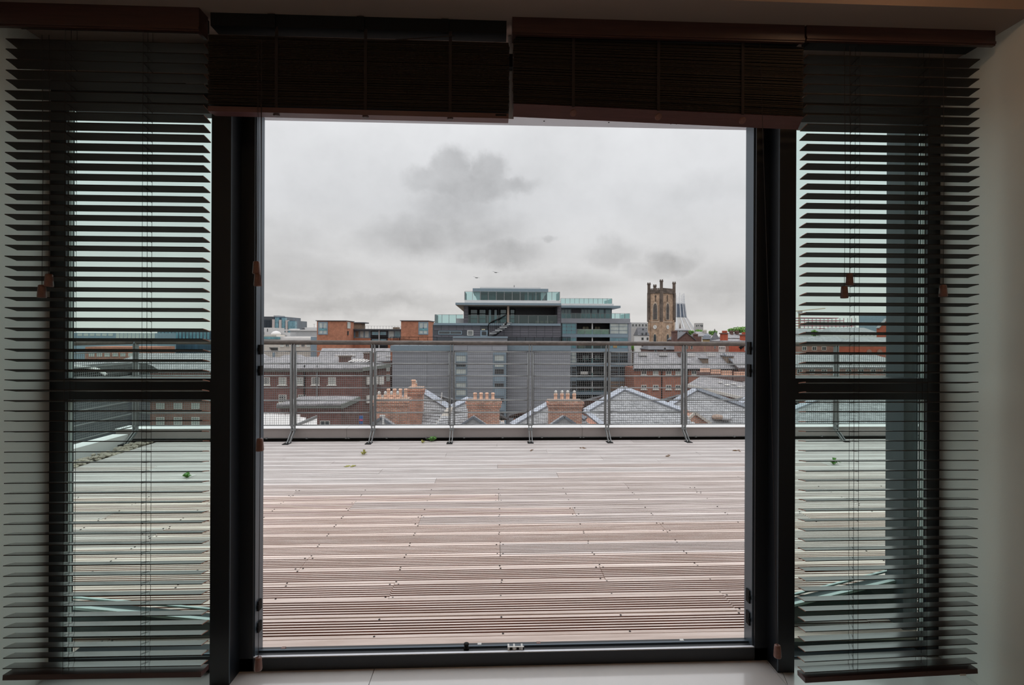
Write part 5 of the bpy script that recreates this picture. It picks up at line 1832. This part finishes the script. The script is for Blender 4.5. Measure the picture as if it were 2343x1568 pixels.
house('gabled_house', 'dark brown gabled brick house with chimney right of the church tower', 1549, 778, 1592, 800, 170, 'brick_brown', 761, 'slate_dark', 9, chim=[(1566.5, 758, 1575.5, 776, 'brick_brown')], gable=True)
house('brown_house', 'narrow brown brick house with tall chimney before the cream villa', 1587, 771, 1605, 806, 175, 'brick_brown', None, d=6, chim=[(1590, 764, 1597, 772, 'brick_brown')])
house('cream_villa', 'cream villa with pale hipped roof among the trees', 1597, 769, 1627, 800, 260, 'cream', 759, 'slate', 10, wins=[(1600, 770, 1603, 776, 1, 1), (1607, 770, 1610, 776, 1, 1), (1614, 770, 1617, 776, 1, 1), (1620, 770, 1623, 776, 1, 1)],
      chim=[(1611, 755, 1617, 762, 'cream')])
r = building('domed_turret', 'yellow stone turret under a grey lead dome', 'turret', px=1624, Y=165)
p = at(1623, 777, 165)
rr = 9.5 * 165 / F
MB().lathe((p.x, 167, 0), [(rr * .95, GROUND), (rr * .95, p.z)], 16).build('drum', M['yellowstone'], r)
MB().lathe((p.x, 167, p.z), [(rr * 1.12, 0), (rr * 1.12, .25), (rr, .3), (rr * .93, .8), (rr * .7, 1.4), (rr * .35, 1.8), (.05, 1.95)], 20).build('dome', M['leadd'], r, True)
for dx in (-5, 2):
    win(r, 1621 + dx, 792, 1624 + dx, 800, 165.5 - .0, 1, 1, 'cream', 'palepane')
r = building('cone_spire', 'grey slate cone spire with finial right of the dome', 'spire', px=1640, Y=160)
p, q = at(1641, 779, 160), at(1640, 760, 160)
MB().lathe((p.x, 161.5, 0), [(1.7, GROUND), (1.7, p.z), (.12, q.z)], 14).build('cone', M['slate_dark'], r)
bmb(q.x - .06, q.x + .06, 161.44, 161.56, q.z - .2, q.z + 1.1).box(q.x - .35, q.x + .35, 161.45, 161.55, q.z + .6, q.z + .72).build('finial', M['black'], r)
house('red_house', 'long low slate roofed house with two bright red chimneys', 1655, 781, 1760, 812, 140, 'brick_pink', 776, 'slate', 8,
      wins=[(1668, 790, 1681, 802, 2, 2), (1645 + 40, 791, 1690, 800, 1, 1)])
r = bpy.data.objects['red_house']
for (a, b, ya, yb) in ((1652.5, 1665.5, 757, 781), (1698, 1711, 760.5, 783)):
    pbox(r, 'chimney', M['brick_bright'], a, ya + 7, b, yb, 141, 1.4)
    pbox(r, 'chimney_cap', M['brick_brown'], a - 1, ya + 5, b + 1, ya + 7.5, 140.8, 1.8)
    for k in range(3):
        pbox(r, 'chimney_pot', M['brick_bright'], a + 1.2 + k * 3.7, ya, a + 4.2 + k * 3.7, ya + 5, 141.3, .5)
house('slate_terrace', 'purple grey slate roofed terrace with gables under the large tree', 1667, 774, 1725, 792, 190, 'brick_pink', 762, 'slate', 9, wins=[(1673, 775, 1677, 779, 1, 1), (1690, 775, 1694, 779, 1, 1)],
      chim=[(1673, 757, 1678, 768, 'brick_brown'), (1685, 757, 1691, 765, 'brick_brown')])
house('white_house', 'white house with four small dark windows below the handrail', 1643, 790, 1660, 812, 130, 'white', None, d=5, wins=[(1645.5, 793.5, 1648, 799, 1, 2), (1650, 793.5, 1653, 799, 1, 2), (1655, 793.5, 1657.5, 799, 1, 2)])
house('brick_house', 'bright red brick house with white window at the right door jamb', 1693, 789, 1735, 812, 125, 'brick_bright', None, d=6, wins=[(1703.5, 792, 1713.5, 803, 2, 1)], pm='palepane')
MB().bar(at(1693, 797, 124.8), at(1702, 789, 124.8), .5, .7).build('roof_verge', M['black'], bpy.data.objects['brick_house'])
house('brick_house', 'brown and pink brick houses just below the handrail right of the church', 1563, 789, 1612, 815, 120, 'brick_pink', None, d=6, wins=[(1570, 792, 1574, 799, 1, 2), (1580, 791, 1585, 799, 1, 2)])
house('brick_house', 'pale brick house behind the yellow turret below the handrail', 1632, 790, 1644, 815, 128, 'brick_pink', None, d=5, wins=[(1634, 792, 1637, 798, 1, 1)])


def tree(label, px0, py0, px1, py1, Y, n=700, group='trees on the skyline'):
    x0, x1, z0, z1 = rect(px0, py0, px1, py1, Y)
    r = thing('tree', label, 'tree', ((x0 + x1) / 2, Y, GROUND), group)
    MB().tube([((x0 + x1) / 2, Y, GROUND), ((x0 + x1) / 2, Y, (z0 + z1) / 2)], [.4, .2], 6).build('trunk', M['bark'], r)
    cx, cz, rx, rz = (x0 + x1) / 2, (z0 + z1) / 2, (x1 - x0) / 2, (z1 - z0) / 2
    mb = MB()
    lumps = [(rnd.uniform(-.6, .6), rnd.uniform(-.5, .5), rnd.uniform(-.4, .55), rnd.uniform(.3, .5)) for _ in range(12)]
    for k in range(n):
        lx, ly, lz, lr = rnd.choice(lumps)
        while True:
            d = Vector((rnd.uniform(-1, 1), rnd.uniform(-1, 1), rnd.uniform(-1, 1)))
            if .1 < d.length < 1:
                break
        d = d.normalized() * rnd.uniform(.7, 1.0)
        p = Vector((cx + (lx + d.x * lr) * rx, Y + (ly + d.y * lr) * rx, cz + (lz + d.z * lr) * rz))
        s = min(rx, rz) * rnd.uniform(.12, .24)
        u = Vector((rnd.uniform(-1, 1), rnd.uniform(-1, 1), rnd.uniform(-1, 1))).normalized()
        v = u.orthogonal().normalized()
        mb.add([p - u * s, p + v * s * .7, p + u * s, p - v * s * .7], [(0, 1, 2, 3)])
    mb.build('crown', M['foliage'], r)
    return r


tree('broad green tree crown behind the terrace roofs near the right jamb', 1664, 747, 1715, 770, 330, 1100)
tree('green tree crown below the concrete bell block', 1586, 753, 1614, 772, 320)
tree('green tree crown just right of the conical roof', 1571, 755, 1590, 772, 282)
tree('dull green tree crown beside the cream villa', 1620, 756, 1642, 772, 300)
tree('small bright green tree beside the balcony wing below the handrail', 1442, 789, 1454, 806, 110, 300)


# ------------------------------------------------------------------ seen through the left side window
house('office_row', 'long blue-grey office row far behind the left blind', 120, 762, 360, 800, 210, 'bluepanel', None, d=12,
      wins=[(178 + k * 14, 763.5, 188 + k * 14, 768.5, 2, 1) for k in range(6)] + [(266 + k * 9, 763, 273 + k * 9, 774, 1, 1) for k in range(10)], pm='palepane')
house('glass_office', 'glassy office block behind the left blind near the black post', 360, 757, 560, 800, 230, 'officeblue', None, d=15,
      wins=[(362 + k * 8, 760, 367.5 + k * 8, 776, 1, 2) for k in range(15)], fm='zinc_cap', pm='bluepane')
house('brick_hall', 'low red brick hall with white windows behind the left blind', 195, 794, 350, 840, 120, 'brick_row', None, d=8, wins=[(204 + k * 18, 808, 216 + k * 18, 816, 2, 1) for k in range(7)], pm='palepane')
house('slate_roof_hall', 'wide grey slate roof behind the left blind', 200, 850, 520, 900, 80, 'brick_red', 808, 'slate', 16)
house('slate_roof_hall', 'pale slate roof left of the wide one, behind the left blind', 60, 850, 200, 900, 85, 'brick_red', 822, 'slate', 12)
r = building('domed_canopy', 'dark curved canopy roof behind the left blind', 'canopy', px=190, Y=40)
pts = [at(100, 842, 40), at(176, 839, 40), at(205, 841, 40), at(226, 847, 40), at(243, 858, 40), at(243, 866, 40), at(100, 866, 40)]
MB().prism(pts, (0, 6, 0)).build('shell', M['black'], r)
MB().tube(pts[:5], .12, 6).build('edge', M['white'], r)
bmb(pts[0].x, pts[5].x, 40.5, 45, GROUND, pts[5].z).build('wall', M['zinc_dark'], r)
house('brick_warehouse', 'brown brick warehouse with two rows of pale windows behind the left blind', 60, 915, 530, 1050, 50, 'brick_pink', 868, 'slate', 4,
      wins=[(px - 9, ya, px + 9, yb, 3, 3) for px in (205, 245, 286, 326, 368, 408, 448) for (ya, yb) in ((922, 936), (955, 972))], pm='palepane')
# ------------------------------------------------------------------ seen through the right side window
cr_ = building('tower_crane', 'pale tower crane behind the right blind', 'crane', px=1829, Y=400)
q = at(1829, 712, 400)
MB().bar((q.x, 400, GROUND), (q.x, 400, q.z), 1.2, 1.2).build('mast', M['crane'], cr_)
MB().bar(q + Vector((-8, 0, -.6)), at(1888, 706, 395), .5, .7).build('jib', M['crane'], cr_)
pbox(cr_, 'cab', M['greywall'], 1829, 711, 1836, 717, 398.5, 2.5)
sf = building('scaffolded_frame', 'red scaffolded building frame behind the right blind', px=1900, Y=380)
x0, x1, z0, z1 = rect(1831, 728, 1968, 752, 380)
for k in range(5):
    z = z0 + (z1 - z0) * k / 4
    bmb(x0, x0 + (x1 - x0) * (1 - .09 * k), 380, 390, z - .25, z + .25).build('deck_level', M['redsteel'], sf)
for k in range(15):
    x = x0 + (x1 - x0) * k / 14 * .92
    bmb(x - .15, x + .15, 379.6, 379.9, GROUND, z1).build('standard', M['redsteel'] if k % 2 else M['galv'], sf)
house('grey_shed', 'grey flat topped shed behind the right blind', 2004, 716, 2085, 760, 420, 'bluepanel', None, d=20)
house('gabled_church', 'red brick gable with pale pole behind the right blind', 2012, 751, 2052, 790, 200, 'brick_bright', 730, 'slate', 1.5, gable=True)
MB().bar(Vector((at(2034, 760, 198).x, 198, GROUND)), at(2034, 702, 198), .3, .3).build('flag_pole', M['whiteplastic'], None, label='pale flag pole before the brick gable behind the right blind', cat='pole')
house('roof_row', 'pale grey roofs in a row behind the right blind', 1815, 764, 1905, 800, 260, 'concrete', 752, 'slate', 16)
house('roof_row', 'grey slate roofs with white gutters right of the pale ones, behind the right blind', 1905, 762, 2012, 800, 250, 'white', 750, 'slate', 14, wins=[(1970 + k * 9, 757 + 6, 1975 + k * 9, 768, 1, 1) for k in range(4)])
tree('dark green tree behind the right blind', 1856, 754, 1875, 772, 240, 400)
house('slate_house', 'light slate roof just above the handrail behind the right blind', 1815, 786, 1960, 812, 130, 'brick_pink', 770, 'slate', 9, wins=[(1835, 793, 1845, 802, 2, 1), (1858, 793, 1868, 802, 2, 1), (1880, 793, 1890, 802, 2, 1)])
house('arched_house', 'red brick house with arched windows behind the right blind', 1968, 784, 2090, 815, 119, 'brick_bright', 772, 'slate', 8)
r = bpy.data.objects['arched_house']
for px in (1988, 2012, 2036):
    p = at(px, 806, 118.9)
    MB().prism([p + Vector((a_ * .7, 0, b_ * .7)) for a_, b_ in ((-.9, -.3), (.9, -.3), (.9, .2), (.5, .8), (0, 1.0), (-.5, .8), (-.9, .2))], (0, -.2, 0)).build('arched_window', M['brick_pink'], r)
house('slate_row', 'long row of slate roofs over a brick front behind the right blind', 1814, 840, 2100, 900, 70, 'brick_pink', 812, 'slate', 10,
      wins=[(1823 + k * 28, 845, 1835 + k * 28, 856, 2, 1) for k in range(9)])
h7, a7, b7 = hip_roof('wide slate roof with pale ridge low behind the right blind', ((1900, 905, 31), (1800, 950, 28.5), (2120, 935, 29)), [(1900, 903), (1810, 940), (1800, 985), (2150, 985), (2130, 930), (2010, 915)], [(0, 1, 'lead'), (0, 5, 'lead')], None)
house('brick_gable_wall', 'long pink brick wall low behind the right blind', 1925, 920, 2110, 990, 44, 'brick_row', 912, 'slate', 4)

# ------------------------------------------------------------------ gulls
for (px, py, lab) in ((1134, 624, 'grey gull gliding above the grey building, the higher one'), (1090, 636, 'grey gull gliding above the grey building, the lower one')):
    p = at(px, py, 60)
    gl_ = thing('gull', lab, 'bird', p, 'gulls over the grey building')
    MB().tube([p + Vector((-.16, -.05, 0)), p + Vector((-.06, 0, .01)), p + Vector((.08, 0, 0)), p + Vector((.2, .04, -.02))], [.015, .05, .045, .008], 8).build('body', M['gull'], gl_, True)
    for s_, e in ((-1, Vector((-.42, .1, .18))), (1, Vector((.44, .1, -.02)))):
        m1 = p + Vector((.22 * s_, 0, .10 if s_ < 0 else .03))
        MB().prism([p + Vector((0, .06, .03)), m1 + Vector((0, .06, 0)), p + e, m1 + Vector((0, -.07, 0)), p + Vector((0, -.06, .03))], (0, 0, .015)).build('wing', M['gull'], gl_)
